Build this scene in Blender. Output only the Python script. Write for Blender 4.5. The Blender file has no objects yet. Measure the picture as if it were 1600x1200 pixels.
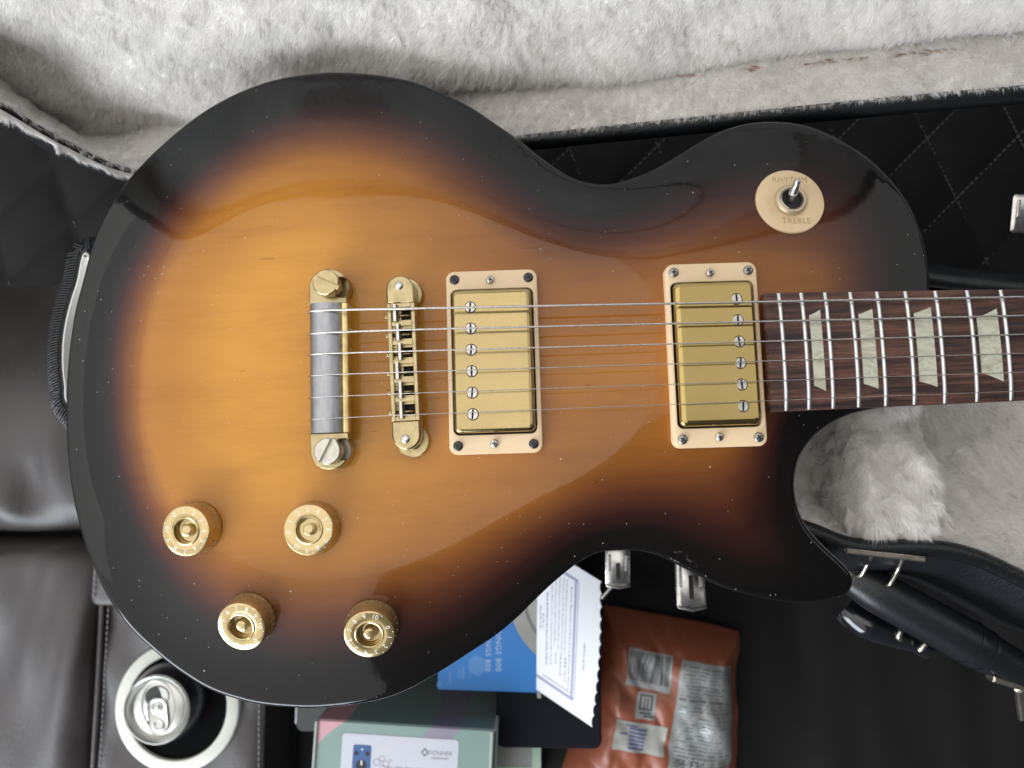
import bpy, bmesh, math, random
import numpy as np
from mathutils import Vector, Matrix
from mathutils.geometry import delaunay_2d_cdt

random.seed(7)
RNG = np.random.default_rng(7)
MM = 0.001
SC = bpy.context.scene
COL = SC.collection

# ------------------------------------------------------------------ camera
# The phone hangs about 345 mm above the flat middle of the guitar top (world z = 0, units below are mm).
F_PX, CAM_H = 1100.0, 345.0
_down = np.array([(838 - 800) / F_PX, -(706 - 600) / F_PX, 1.0]); _down /= np.linalg.norm(_down)
_z = -_down
_x = np.array([1.0, 0, 0]); _x -= _x.dot(_z) * _z; _x /= np.linalg.norm(_x)
_y = np.cross(_z, _x)
if _y[1] < 0: _y = -_y
MW = np.array([_x, _y, _z])              # rows: world axes in lens axes (right, up, forward)

def P(px, py, z):
    """world point (mm) at height z under a spot of the 1600x1200 photograph"""
    w = MW @ np.array([(px - 800) / F_PX, -(py - 600) / F_PX, 1.0])
    return np.array([0, 0, CAM_H]) + w * ((z - CAM_H) / w[2])

cam = bpy.data.cameras.new('camera'); cam_o = bpy.data.objects.new('camera', cam); COL.objects.link(cam_o)
cam.sensor_width = 36.0; cam.lens = 36.0 * F_PX / 1600.0
cam.clip_start = 0.01; cam.clip_end = 20.0
right = MW @ np.array([1, 0, 0.]); up = MW @ np.array([0, 1, 0.]); fwd = MW @ np.array([0, 0, 1.])
m = Matrix.Identity(4)
for i in range(3):
    m[i][0], m[i][1], m[i][2] = right[i], up[i], -fwd[i]
m[2][3] = CAM_H * MM
cam_o.matrix_world = m
cam.dof.use_dof = True; cam.dof.focus_distance = 0.340; cam.dof.aperture_fstop = cam.lens / 3.0
SC.camera = cam_o

# ------------------------------------------------------------------ light: daylight from a window, bounced by a white ceiling
world = bpy.data.worlds.new('World'); SC.world = world; world.use_nodes = True
world.node_tree.nodes['Background'].inputs[0].default_value = (0.80, 0.84, 0.90, 1)
world.node_tree.nodes['Background'].inputs[1].default_value = 0.10

def area(name, loc, target, sx, sy, power, color):
    l = bpy.data.lights.new(name, 'AREA'); l.shape = 'RECTANGLE'; l.size = sx; l.size_y = sy; l.energy = power; l.color = color
    o = bpy.data.objects.new(name, l); COL.objects.link(o)
    o.location = loc
    o.rotation_euler = (Vector(target) - Vector(loc)).to_track_quat('-Z', 'Y').to_euler()
    return o
def panel_light(name, x0, x1, y0, y1, z, radiance, color):
    sx, sy = x1 - x0, y1 - y0
    return area(name, ((x0 + x1) / 2, (y0 + y1) / 2, z), ((x0 + x1) / 2, (y0 + y1) / 2 + 1e-4, 0), sx, sy, radiance * math.pi * sx * sy, color)
panel_light('ceiling_light', -2.6, 0.35, -0.6, 1.6, 1.70, 1.55, (1.0, 0.985, 0.96))
panel_light('ceiling_light_far', 0.352, 2.4, 0.0, 1.6, 1.70, 0.85, (1.0, 0.985, 0.96))
panel_light('ceiling_light_by_window', -2.6, -0.35, -2.2, -0.601, 1.70, 1.0, (1.0, 0.985, 0.96))
area('wall_by_window', (-2.602, -0.3, 0.95), (0, -0.3, 0.95), 3.8, 1.5, 1.0 * math.pi * 5.7, (0.97, 0.98, 1.0))
area('window_light', (-0.90, -1.22, 0.40), (-0.10, 0.0, -0.02), 1.45, 0.72, 10.5 * math.pi * 1.044, (0.84, 0.92, 1.0))

SC.view_settings.view_transform = 'Standard'; SC.view_settings.look = 'None'
SC.view_settings.gamma = 1.0; SC.view_settings.exposure = 0.0
SC.view_settings.use_curve_mapping = False
SC.cycles.use_denoising = True
SC.cycles.max_bounces = 12; SC.cycles.diffuse_bounces = 6; SC.cycles.transmission_bounces = 8; SC.cycles.glossy_bounces = 4
SC.cycles.caustics_reflective = False; SC.cycles.caustics_refractive = False

# ------------------------------------------------------------------ helpers
class NT:
    def __init__(s, name):
        s.m = bpy.data.materials.new(name); s.m.use_nodes = True
        s.t = s.m.node_tree; s.n = s.t.nodes; s.b = s.n['Principled BSDF']
    def node(s, t, **kw):
        x = s.n.new(t)
        for k, v in kw.items():
            if k in x.inputs.keys(): x.inputs[k].default_value = v
            else: setattr(x, k, v)
        return x
    def link(s, a, b): s.t.links.new(a, b)
    def set(s, **kw):
        for k, v in kw.items(): s.b.inputs[k.replace('_', ' ')].default_value = v
    def ramp(s, stops, fac, interp='LINEAR'):
        r = s.n.new('ShaderNodeValToRGB'); r.color_ramp.interpolation = interp
        while len(r.color_ramp.elements) < len(stops): r.color_ramp.elements.new(0.5)
        for e, (p, c) in zip(r.color_ramp.elements, stops):
            e.position = p; e.color = (*c, 1) if len(c) == 3 else c
        s.link(fac, r.inputs[0]); return r.outputs[0]
    def mix(s, a, b, fac, blend='MIX'):
        x = s.n.new('ShaderNodeMix'); x.data_type = 'RGBA'; x.blend_type = blend
        for sock, v in ((x.inputs[0], fac), (x.inputs[6], a), (x.inputs[7], b)):
            if hasattr(v, 'is_linked') or hasattr(v, 'links'): s.link(v, sock)
            elif isinstance(v, (int, float)): sock.default_value = v
            else: sock.default_value = (*v, 1)
        return x.outputs[2]
    def noise(s, scale, detail=4, rough=.5, stretch=(1, 1, 1), dist=0.0, coord='Object', dim='3D'):
        tc = s.n.new('ShaderNodeTexCoord'); mp = s.n.new('ShaderNodeMapping'); mp.inputs['Scale'].default_value = stretch
        s.link(tc.outputs[coord], mp.inputs[0])
        x = s.n.new('ShaderNodeTexNoise'); x.inputs['Scale'].default_value = scale; x.inputs['Detail'].default_value = detail
        x.inputs['Roughness'].default_value = rough; x.inputs['Distortion'].default_value = dist
        s.link(mp.outputs[0], x.inputs['Vector']); return x.outputs['Fac']
    def voronoi(s, scale, feature='F1', out='Distance', stretch=(1, 1, 1), coord='Object'):
        tc = s.n.new('ShaderNodeTexCoord'); mp = s.n.new('ShaderNodeMapping'); mp.inputs['Scale'].default_value = stretch
        s.link(tc.outputs[coord], mp.inputs[0])
        x = s.n.new('ShaderNodeTexVoronoi'); x.feature = feature; x.inputs['Scale'].default_value = scale
        s.link(mp.outputs[0], x.inputs['Vector']); return x.outputs[out]
    def bump(s, height, strength=.2, dist=0.0005, to='Normal'):
        x = s.n.new('ShaderNodeBump'); x.inputs['Strength'].default_value = strength; x.inputs['Distance'].default_value = dist
        s.link(height, x.inputs['Height']); s.link(x.outputs[0], s.b.inputs[to])
    def math(s, op, a, b=0.0):
        x = s.n.new('ShaderNodeMath'); x.operation = op
        for i, v in enumerate((a, b)):
            if hasattr(v, 'links'): s.link(v, x.inputs[i])
            else: x.inputs[i].default_value = v
        return x.outputs[0]

def simple(name, col, rough=.5, metal=0., coat=0., var=0., vscale=60, bump=0., bscale=400, spec=.5, coat_rough=.05):
    n = NT(name); n.set(Base_Color=(*col, 1), Roughness=rough, Metallic=metal, Coat_Weight=coat, Coat_Roughness=coat_rough)
    n.b.inputs['Specular IOR Level'].default_value = spec
    if var:
        f = n.noise(vscale, 5, .6)
        dark = tuple(c * (1 - var) for c in col); lite = tuple(min(1, c * (1 + var)) for c in col)
        n.link(n.ramp([(.3, dark), (.7, lite)], f), n.b.inputs['Base Color'])
        g = n.ramp([(.3, (rough * (1 - .5 * var),) * 3), (.7, (min(1, rough * (1 + .5 * var)),) * 3)], f)
        n.link(g, n.b.inputs['Roughness'])
    if bump: n.bump(n.noise(bscale, 3, .6), bump, .0004)
    return n.m

class MB:
    """collects pieces (mm) into ONE mesh"""
    def __init__(s): s.v = []; s.f = []; s.mi = []; s.sm = []
    def add(s, v, f, mi=0, smooth=True, mat=None):
        o = len(s.v)
        for p in v:
            p = Vector((float(p[0]), float(p[1]), float(p[2])))
            s.v.append(tuple(mat @ p) if mat else tuple(p))
        for q in f:
            s.f.append(tuple(i + o for i in q)); s.mi.append(mi); s.sm.append(smooth)
        return s
    def loft(s, loops, cap0=True, cap1=True, mi=0, smooth=True, closed=True, mat=None):
        n = len(loops[0]); v = [p for L in loops for p in L]; f = []
        for k in range(len(loops) - 1):
            for i in range(n if closed else n - 1):
                j = (i + 1) % n
                f.append((k * n + i, k * n + j, (k + 1) * n + j, (k + 1) * n + i))
        if cap0: f.append(tuple(reversed(range(n))))
        if cap1: f.append(tuple(range((len(loops) - 1) * n, len(loops) * n)))
        return s.add(v, f, mi, smooth, mat)
    def lathe(s, prof, seg=32, mi=0, smooth=True, mat=None, cap0=True, cap1=True):
        loops = [[(r * math.cos(2 * math.pi * i / seg), r * math.sin(2 * math.pi * i / seg), z) for i in range(seg)] for r, z in prof]
        return s.loft(loops, cap0, cap1, mi, smooth, True, mat)
    def box(s, x0, x1, y0, y1, z0, z1, mi=0, mat=None, bev=0.0):
        if bev > 0:
            L = lambda d, z: [(x0 + d, y0 + d, z), (x1 - d, y0 + d, z), (x1 - d, y1 - d, z), (x0 + d, y1 - d, z)]
            return s.loft([L(bev, z0), L(0, z0 + bev), L(0, z1 - bev), L(bev, z1)], mi=mi, smooth=False, mat=mat)
        v = [(x0, y0, z0), (x1, y0, z0), (x1, y1, z0), (x0, y1, z0), (x0, y0, z1), (x1, y0, z1), (x1, y1, z1), (x0, y1, z1)]
        f = [(3, 2, 1, 0), (4, 5, 6, 7), (0, 1, 5, 4), (1, 2, 6, 5), (2, 3, 7, 6), (3, 0, 4, 7)]
        return s.add(v, f, mi, False, mat)
    def prism(s, poly, z0, z1, mi=0, bev=0.0, mat=None, smooth=False):
        n = len(poly)
        if bev > 0:
            ins = inset(poly, bev)
            return s.loft([[(x, y, z0) for x, y in poly], [(x, y, z1 - bev) for x, y in poly], [(x, y, z1) for x, y in ins]], mi=mi, smooth=smooth, mat=mat)
        return s.loft([[(x, y, z0) for x, y in poly], [(x, y, z1) for x, y in poly]], mi=mi, smooth=smooth, mat=mat)
    def tube(s, pts, r, seg=10, mi=0, cap=True, flat=1.0, mat=None):
        pts = [Vector(tuple(map(float, p))) for p in pts]; loops = []; ref = Vector((0, 0, 1))
        for i, p in enumerate(pts):
            t = (pts[min(i + 1, len(pts) - 1)] - pts[max(i - 1, 0)]).normalized()
            a = t.cross(ref)
            if a.length < 1e-3: a = t.cross(Vector((0, 1, 0)))
            a.normalize(); b = a.cross(t).normalized()
            rr = r[i] if hasattr(r, '__len__') else r
            loops.append([tuple(p + a * math.cos(2 * math.pi * k / seg) * rr + b * math.sin(2 * math.pi * k / seg) * rr * flat) for k in range(seg)])
        return s.loft(loops, cap, cap, mi, True, True, mat)
    def mesh(s, name, mats):
        me = bpy.data.meshes.new(name)
        me.from_pydata([(x * MM, y * MM, z * MM) for x, y, z in s.v], [], s.f)
        for mt in (mats if isinstance(mats, (list, tuple)) else [mats]): me.materials.append(mt)
        me.polygons.foreach_set('material_index', s.mi); me.polygons.foreach_set('use_smooth', s.sm)
        bm = bmesh.new(); bm.from_mesh(me); bmesh.ops.recalc_face_normals(bm, faces=bm.faces); bm.to_mesh(me); bm.free()
        me.update(); return me
    def build(s, name, mats, parent=None, loc=(0, 0, 0), rot=(0, 0, 0), sharp=40):
        me = s.mesh(name, mats)
        if sharp: me.set_sharp_from_angle(angle=math.radians(sharp))
        return obj(name, me, parent, loc, rot)

def obj(name, me, parent=None, loc=(0, 0, 0), rot=(0, 0, 0)):
    o = bpy.data.objects.new(name, me); COL.objects.link(o)
    o.parent = parent; o.location = Vector(tuple(map(float, loc))) * MM; o.rotation_euler = rot
    return o
def empty(name, loc=(0, 0, 0), rz=0.0):
    o = obj(name, None, None, loc, (0, 0, rz)); o.empty_display_size = .02; return o
def tag(o, label=None, cat=None, group=None, kind=None):
    for k, v in (('label', label), ('category', cat), ('group', group), ('kind', kind)):
        if v: o[k] = v
    return o
def inset(poly, d):
    a = np.array(poly, float); n = len(a); area2 = np.sum(a[:, 0] * np.roll(a[:, 1], -1) - np.roll(a[:, 0], -1) * a[:, 1])
    sgn = 1 if area2 > 0 else -1
    e = np.roll(a, -1, 0) - a; e /= np.maximum(np.linalg.norm(e, axis=1, keepdims=True), 1e-9)
    nn = np.stack([-e[:, 1], e[:, 0]], 1) * sgn
    v = nn + np.roll(nn, 1, 0); v /= np.maximum(np.linalg.norm(v, axis=1, keepdims=True), 1e-9)
    k = d / np.maximum(np.sum(v * nn, 1), .5)
    return [tuple(p) for p in a + v * k[:, None]]
def rrect(w, h, r, n=5, cx=0., cy=0.):
    out = []
    for (sx, sy, a0) in ((1, 1, 0), (-1, 1, 90), (-1, -1, 180), (1, -1, 270)):
        for k in range(n + 1):
            a = math.radians(a0 + 90 * k / n)
            out.append((cx + sx * (w / 2 - r) + r * math.cos(a), cy + sy * (h / 2 - r) + r * math.sin(a)))
    return out
def catmull(pts, per=6, closed=False):
    p = np.array(pts, float); n = len(p); out = []
    rng = range(n) if closed else range(n - 1)
    for i in rng:
        g = (lambda k: p[k % n]) if closed else (lambda k: p[min(max(k, 0), n - 1)])
        a, b, c, d = g(i - 1), g(i), g(i + 1), g(i + 2)
        for k in range(per):
            t = k / per
            out.append(.5 * (2 * b + (c - a) * t + (2 * a - 5 * b + 4 * c - d) * t * t + (3 * b - a - 3 * c + d) * t ** 3))
    if not closed: out.append(p[-1])
    return np.array(out)
def resample(path, step, closed=False):
    p = np.array(path, float)
    if closed: p = np.vstack([p, p[:1]])
    s = np.concatenate([[0], np.cumsum(np.linalg.norm(np.diff(p, axis=0), axis=1))])
    n = max(2, int(round(s[-1] / step)))
    q = np.linspace(0, s[-1], n + 1)
    r = np.stack([np.interp(q, s, p[:, k]) for k in range(p.shape[1])], 1)
    return r[:-1] if closed else r
def seg_dist(pts, poly, closed=True):
    a = np.asarray(poly, float); b = np.roll(a, -1, 0)
    if not closed: a, b = a[:-1], b[:-1]
    best = np.full(len(pts), 1e9)
    for p, q in zip(a, b):
        d = q - p; L = d.dot(d) + 1e-12
        t = np.clip(((pts - p) @ d) / L, 0, 1)
        best = np.minimum(best, np.linalg.norm(pts - p - t[:, None] * d, axis=1))
    return best
def inside(pts, poly):
    a = np.asarray(poly, float); b = np.roll(a, -1, 0); c = np.zeros(len(pts), bool)
    for p, q in zip(a, b):
        cond = (p[1] > pts[:, 1]) != (q[1] > pts[:, 1])
        with np.errstate(divide='ignore', invalid='ignore'):
            c ^= cond & (pts[:, 0] < (q[0] - p[0]) * (pts[:, 1] - p[1]) / (q[1] - p[1]) + p[0])
    return c
def text_mesh(s, size, extrude=0.0, align='CENTER', spacing=1.0):
    """flat lettering (mm) in the built-in font -> list of verts, faces"""
    c = bpy.data.curves.new('lettering', 'FONT'); c.body = s; c.size = size; c.align_x = align; c.align_y = 'CENTER'
    c.resolution_u = 2; c.extrude = extrude; c.space_character = spacing
    o = bpy.data.objects.new('lettering', c); COL.objects.link(o)
    bpy.context.view_layer.update()
    me = bpy.data.meshes.new_from_object(o.evaluated_get(bpy.context.evaluated_depsgraph_get()))
    v = [tuple(x.co) for x in me.vertices]; f = [tuple(p.vertices) for p in me.polygons]
    bpy.data.objects.remove(o); bpy.data.meshes.remove(me); bpy.data.curves.remove(c)
    return v, f
def wob(seed, n=10, lo=.01, hi=.08):
    """smooth random function of a point (mm)"""
    r = np.random.default_rng(seed); k = r.normal(size=(n, 3)); k /= np.linalg.norm(k, axis=1, keepdims=True)
    k *= r.uniform(lo, hi, (n, 1)) * 2 * math.pi; ph = r.uniform(0, 6.28, n); am = 1 / np.sqrt(n / 2)
    return lambda p: np.sin(np.asarray(p) @ k.T + ph).sum(1) * am
def fur(name, pts, nrm, comb, length, width, mat, parent, seed=1, lean=.7, clump=.45, lenvar=.35):
    """short pile: one thin bent blade for each root"""
    r = np.random.default_rng(seed); n = len(pts)
    a, b, c = wob(seed + 1, 18, .03, .22), wob(seed + 2, 18, .03, .22), wob(seed + 3, 14, .02, .18)
    L = length * (1 + lenvar * r.uniform(-1, 1, n) + .18 * c(pts)); L = np.clip(L, length * .35, length * 1.7)
    side = np.cross(nrm, comb); side /= np.linalg.norm(side, axis=1, keepdims=True) + 1e-9
    d = comb * lean + side * (clump * a(pts))[:, None] + comb * (clump * b(pts))[:, None] + r.normal(0, .12, (n, 3))
    d1 = nrm + d * .55; d1 /= np.linalg.norm(d1, axis=1, keepdims=True)
    d2 = nrm * .45 + d * 1.15; d2 /= np.linalg.norm(d2, axis=1, keepdims=True)
    p1 = pts + d1 * (L * .5)[:, None]; p2 = p1 + d2 * (L * .6)[:, None]
    w = np.cross(d1, r.normal(size=(n, 3))); w /= np.linalg.norm(w, axis=1, keepdims=True) + 1e-9
    w *= (width * r.uniform(.6, 1.3, n))[:, None] * .5
    V = np.empty((n, 5, 3)); V[:, 0] = pts - w; V[:, 1] = pts + w; V[:, 2] = p1 + w * .8; V[:, 3] = p1 - w * .8; V[:, 4] = p2
    idx = np.arange(n)[:, None] * 5
    loops = np.concatenate([idx + [0, 1, 2, 3], idx + [3, 2, 4]], 1).astype(np.int32).ravel()
    starts = (np.arange(n)[:, None] * 7 + [0, 4]).ravel().astype(np.int32)
    me = bpy.data.meshes.new(name)
    me.vertices.add(n * 5); me.vertices.foreach_set('co', (V * MM).astype(np.float32).ravel())
    me.loops.add(n * 7); me.loops.foreach_set('vertex_index', loops)
    me.polygons.add(n * 2); me.polygons.foreach_set('loop_start', starts)
    me.update(calc_edges=True); me.validate()
    me.polygons.foreach_set('use_smooth', np.ones(n * 2, bool)); me.materials.append(mat)
    o = obj(name, me, parent); o['kind'] = 'stuff'; return o
def grid_surface(fn, us, vs):
    """fn(U,V)->xyz arrays; returns verts, quads, normals"""
    U, V = np.meshgrid(us, vs, indexing='ij'); p = np.stack(fn(U, V), -1)
    du = np.gradient(p, axis=0); dv = np.gradient(p, axis=1); nr = np.cross(du, dv)
    nr /= np.linalg.norm(nr, axis=2, keepdims=True) + 1e-9
    a, b = len(us), len(vs); f = [(i * b + j, (i + 1) * b + j, (i + 1) * b + j + 1, i * b + j + 1) for i in range(a - 1) for j in range(b - 1)]
    return p, f, nr
def scatter(p, nr, n, seed, keep=None, weight=None):
    """random roots on a grid surface, spread by area"""
    r = np.random.default_rng(seed)
    A = np.linalg.norm(np.cross(p[1:, :-1] - p[:-1, :-1], p[:-1, 1:] - p[:-1, :-1]), axis=2).ravel()
    if weight is not None: A = A * weight.ravel()
    ci = r.choice(len(A), n, p=A / A.sum()); i, j = np.divmod(ci, p.shape[1] - 1)
    s, t = r.random((n, 1)), r.random((n, 1))
    g = lambda q: q[i, j] * (1 - s) * (1 - t) + q[i + 1, j] * s * (1 - t) + q[i, j + 1] * (1 - s) * t + q[i + 1, j + 1] * s * t
    pt, nn = g(p), g(nr); nn /= np.linalg.norm(nn, axis=1, keepdims=True) + 1e-9
    if keep is not None:
        k = keep(pt); pt, nn = pt[k], nn[k]
    return pt, nn

# ------------------------------------------------------------------ materials
def mat_lacquer():
    n = NT('sunburst_lacquer')
    at = n.node('ShaderNodeAttribute', attribute_name='burst_with_falloff')
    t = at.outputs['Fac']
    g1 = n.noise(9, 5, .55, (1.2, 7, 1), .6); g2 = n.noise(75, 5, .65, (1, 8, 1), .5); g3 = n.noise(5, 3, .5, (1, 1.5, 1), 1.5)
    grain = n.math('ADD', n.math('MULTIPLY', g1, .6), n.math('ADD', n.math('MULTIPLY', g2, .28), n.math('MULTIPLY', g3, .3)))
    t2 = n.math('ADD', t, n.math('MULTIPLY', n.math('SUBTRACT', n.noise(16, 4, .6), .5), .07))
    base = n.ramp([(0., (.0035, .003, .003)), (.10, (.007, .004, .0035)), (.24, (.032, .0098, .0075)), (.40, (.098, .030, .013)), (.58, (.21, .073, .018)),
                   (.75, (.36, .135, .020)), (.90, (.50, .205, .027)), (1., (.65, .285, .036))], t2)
    woody = n.ramp([(.46, (.70, .60, .50)), (.56, (.90, .87, .83)), (.64, (1.0, 1.0, 1.0)), (.76, (1.10, 1.12, 1.16))], grain)
    c = n.mix(base, woody, .45, 'MULTIPLY')
    # short dark flecks along the grain
    fl = n.voronoi(62, out='Distance', stretch=(.35, 2.6, 1)); fm = n.noise(14, 2, .5)
    fleck = n.math('MULTIPLY', n.math('LESS_THAN', fl, .085), n.math('GREATER_THAN', fm, .56))
    c = n.mix(c, (.42, .28, .22), n.math('MULTIPLY', fleck, .4), 'MULTIPLY')
    # dust on the finish
    vd = n.voronoi(150); vc = n.voronoi(150, out='Color')
    sp = n.n.new('ShaderNodeSeparateColor'); n.link(vc, sp.inputs[0])
    big = n.math('MULTIPLY', n.math('LESS_THAN', vd, n.math('MULTIPLY', n.math('POWER', sp.outputs[1], 2.2), .11)), n.math('GREATER_THAN', sp.outputs[0], .82))
    vd2 = n.voronoi(420); vc2 = n.voronoi(420, out='Color'); sp2 = n.n.new('ShaderNodeSeparateColor'); n.link(vc2, sp2.inputs[0])
    small = n.math('MULTIPLY', n.math('LESS_THAN', vd2, .14), n.math('GREATER_THAN', sp2.outputs[0], .94))
    dust = n.math('MAXIMUM', big, n.math('MULTIPLY', small, .6))
    dust = n.math('MULTIPLY', dust, n.ramp([(.38, (.15,) * 3), (.55, (1,) * 3)], n.noise(13, 3, .6)))
    c = n.mix(c, (.70, .67, .63), n.math('MULTIPLY', dust, .7))
    n.link(c, n.b.inputs['Base Color'])
    n.set(Roughness=.45, Coat_Weight=1.0, Coat_Roughness=.035, Coat_IOR=1.40)
    n.b.inputs['Specular IOR Level'].default_value = .05
    sm = n.noise(7, 4, .6, (1, 1, 1), 1.2)
    n.link(n.ramp([(.35, (.02, .02, .02)), (.75, (.10, .10, .10))], sm), n.b.inputs['Coat Roughness'])
    b = n.n.new('ShaderNodeBump'); b.inputs['Strength'].default_value = .05; b.inputs['Distance'].default_value = .0004
    n.link(n.noise(260, 2, .5), b.inputs['Height']); n.link(b.outputs[0], n.b.inputs['Coat Normal'])
    return n.m
def mat_gold(name, col, rough, grime=.5, coat=0.0, pits=0.0, bscale=180):
    n = NT(name); f = n.noise(bscale, 5, .65); f2 = n.noise(1300, 3, .7)
    c = n.ramp([(.25, tuple(v * (1 - grime) for v in col)), (.55, col), (.8, tuple(min(1, v * 1.06) for v in col))], f)
    if pits:
        sel = n.math('MULTIPLY', n.ramp([(.60, (0,) * 3), (.70, (1,) * 3)], f2), n.ramp([(.42, (0,) * 3), (.62, (1,) * 3)], n.noise(38, 3, .6)))
        c = n.mix(c, (.26, .17, .07), n.math('MULTIPLY', sel, pits))
    n.link(c, n.b.inputs['Base Color'])
    n.link(n.ramp([(.3, (rough * 1.5,) * 3), (.7, (rough * .8,) * 3)], f), n.b.inputs['Roughness'])
    n.set(Metallic=1.0, Coat_Weight=coat); n.bump(f2, .12, .00008)
    return n.m
M = {}
M['lacquer'] = mat_lacquer()
M['cover'] = mat_gold('satin_gold', (.48, .355, .14), .12, .05, bscale=40)
M['cover_pitted'] = mat_gold('pitted_gold', (.45, .345, .165), .16, .06, pits=.8, bscale=40)
M['gold'] = mat_gold('worn_gold', (.49, .395, .215), .27, .22, pits=.35)
M['knob'] = simple('knob_gold', (.58, .435, .195), .17, .75, coat=1.0, var=.06, vscale=120)
M['cream'] = simple('cream_plastic', (.84, .62, .385), .38, var=.05, vscale=25, coat=.25)
M['cream_disc'] = simple('cream_disc_plastic', (.76, .56, .33), .38, var=.05, vscale=40, coat=.15)
M['silver'] = simple('nickel', (.62, .60, .57), .28, 1., var=.18, vscale=300)
M['steel'] = simple('fret_steel', (.72, .73, .72), .32, 1., var=.06, vscale=200)
M['string'] = simple('string_steel', (.48, .45, .42), .35, 1., var=.2, vscale=700)
M['dark'] = simple('black_slot', (.012, .011, .010), .6)
M['black_screw'] = simple('black_screw', (.07, .07, .075), .3, .9)
M['grey_screw'] = simple('grey_screw', (.34, .33, .33), .32, 1., var=.2, vscale=500)
M['print'] = simple('white_print', (.88, .86, .78), .5)
M['print_dark'] = simple('engraved_print', (.44, .33, .16), .6)
M['gold_ink'] = simple('gold_ink', (.46, .34, .14), .5)
def mat_tail():
    n = NT('worn_tailpiece'); tc = n.n.new('ShaderNodeTexCoord'); sx = n.n.new('ShaderNodeSeparateXYZ'); n.link(tc.outputs['Object'], sx.inputs[0])
    # plating rubbed through to grey metal on the crown of the bar
    f = n.noise(160, 5, .6); fx = n.math('ADD', sx.outputs[0], n.math('MULTIPLY', n.math('SUBTRACT', f, .5), .0022))
    msk = n.ramp([(.0, (1,) * 3), (.97, (1,) * 3), (1., (0,) * 3)], n.math('MULTIPLY', n.math('ADD', fx, .0105), 1 / .0168))
    grey = n.ramp([(.3, (.28, .28, .29)), (.5, (.36, .36, .375)), (.7, (.43, .43, .45))], n.noise(330, 5, .7, (1, .25, 1)))
    g2 = n.ramp([(.3, (.55, .42, .18)), (.6, (.80, .64, .32))], f)
    n.link(n.mix(g2, grey, msk), n.b.inputs['Base Color']); n.set(Metallic=1.0, Roughness=.36)
    n.bump(n.noise(900, 3, .6), .2, .0001); return n.m
M['tail'] = mat_tail()
def mat_rosewood():
    n = NT('rosewood'); a = n.noise(30, 5, .6, (.5, 9, 3), .6); b = n.noise(260, 4, .7, (.35, 6, 2), .3)
    c = n.ramp([(.40, (.014, .006, .0048)), (.5, (.065, .026, .018)), (.60, (.16, .066, .043))], n.math('ADD', n.math('MULTIPLY', a, .65), n.math('MULTIPLY', b, .35)))
    n.link(c, n.b.inputs['Base Color']); n.set(Roughness=.5); n.bump(b, .35, .0003); return n.m
M['rosewood'] = mat_rosewood()
def mat_pearl():
    n = NT('pearloid'); a = n.noise(55, 4, .55, (1, 2.2, 1), 2.4); b = n.noise(26, 3, .5, (1, 2.6, 1), 3.0)
    c = n.ramp([(.34, (.38, .36, .26)), (.45, (.50, .485, .37)), (.53, (.62, .61, .49)), (.60, (.44, .425, .32)), (.7, (.60, .585, .47))], n.math('ADD', n.math('MULTIPLY', a, .55), n.math('MULTIPLY', b, .45)))
    n.link(c, n.b.inputs['Base Color']); n.set(Roughness=.28, Metallic=.15, Coat_Weight=.4); return n.m
M['pearl'] = mat_pearl()
def mat_leather(name, col, rough, pore=1400, bump=.25, spec=.5):
    n = NT(name); n.b.inputs['Specular IOR Level'].default_value = spec; v = n.voronoi(pore); f = n.noise(14, 4, .6)
    n.link(n.ramp([(.3, tuple(c * .75 for c in col)), (.7, tuple(c * 1.25 for c in col))], f), n.b.inputs['Base Color'])
    n.link(n.ramp([(.3, (rough * .85,) * 3), (.7, (min(1, rough * 1.2),) * 3)], f), n.b.inputs['Roughness'])
    h = n.math('ADD', n.math('MULTIPLY', v, .5), n.math('MULTIPLY', n.noise(pore * .35, 4, .6), .7))
    n.bump(h, bump, .0005); return n.m
M['leather'] = mat_leather('brown_leather', (.040, .032, .031), .42, 1100, .55, spec=.72)
M['quilt'] = mat_leather('quilted_leather', (.007, .006, .0062), .7, 900, .15, spec=.28)
M['seat'] = mat_leather('shaded_seat_leather', (.006, .005, .005), .75, 1200, .15, spec=.3)  # sofa's brown leather, with the deep shade on this seat in its colour
M['case_black'] = mat_leather('case_vinyl', (.0075, .0085, .011), .42, 700, .5)
M['case_rim'] = mat_leather('case_rim_vinyl', (.006, .007, .008), .36, 420, .6)
M['handle'] = mat_leather('handle_vinyl', (.009, .010, .0125), .33, 900, .2)
def mat_plush(name, col, t=.45):
    n = NT(name); out = n.n['Material Output']; n.n.remove(n.b)
    d = n.n.new('ShaderNodeBsdfDiffuse'); tr = n.n.new('ShaderNodeBsdfTranslucent'); mx = n.n.new('ShaderNodeMixShader'); mx.inputs[0].default_value = t
    f = n.noise(35, 4, .6); c = n.ramp([(.3, tuple(v * .93 for v in col)), (.7, col)], f)
    n.link(c, d.inputs[0]); n.link(c, tr.inputs[0]); n.link(d.outputs[0], mx.inputs[1]); n.link(tr.outputs[0], mx.inputs[2]); n.link(mx.outputs[0], out.inputs[0])
    return n.m
M['plush'] = mat_plush('white_plush', (.97, .948, .925))
M['backing'] = simple('plush_backing', (.88, .86, .83), .95, var=.06, vscale=30, bump=.5, bscale=300)
M['glue'] = simple('brown_glue', (.34, .20, .12), .8, var=.3, vscale=200)
M['thread'] = simple('grey_thread', (.16, .155, .15), .8)
M['thread_pale'] = simple('pale_thread', (.30, .30, .32), .8)

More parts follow.
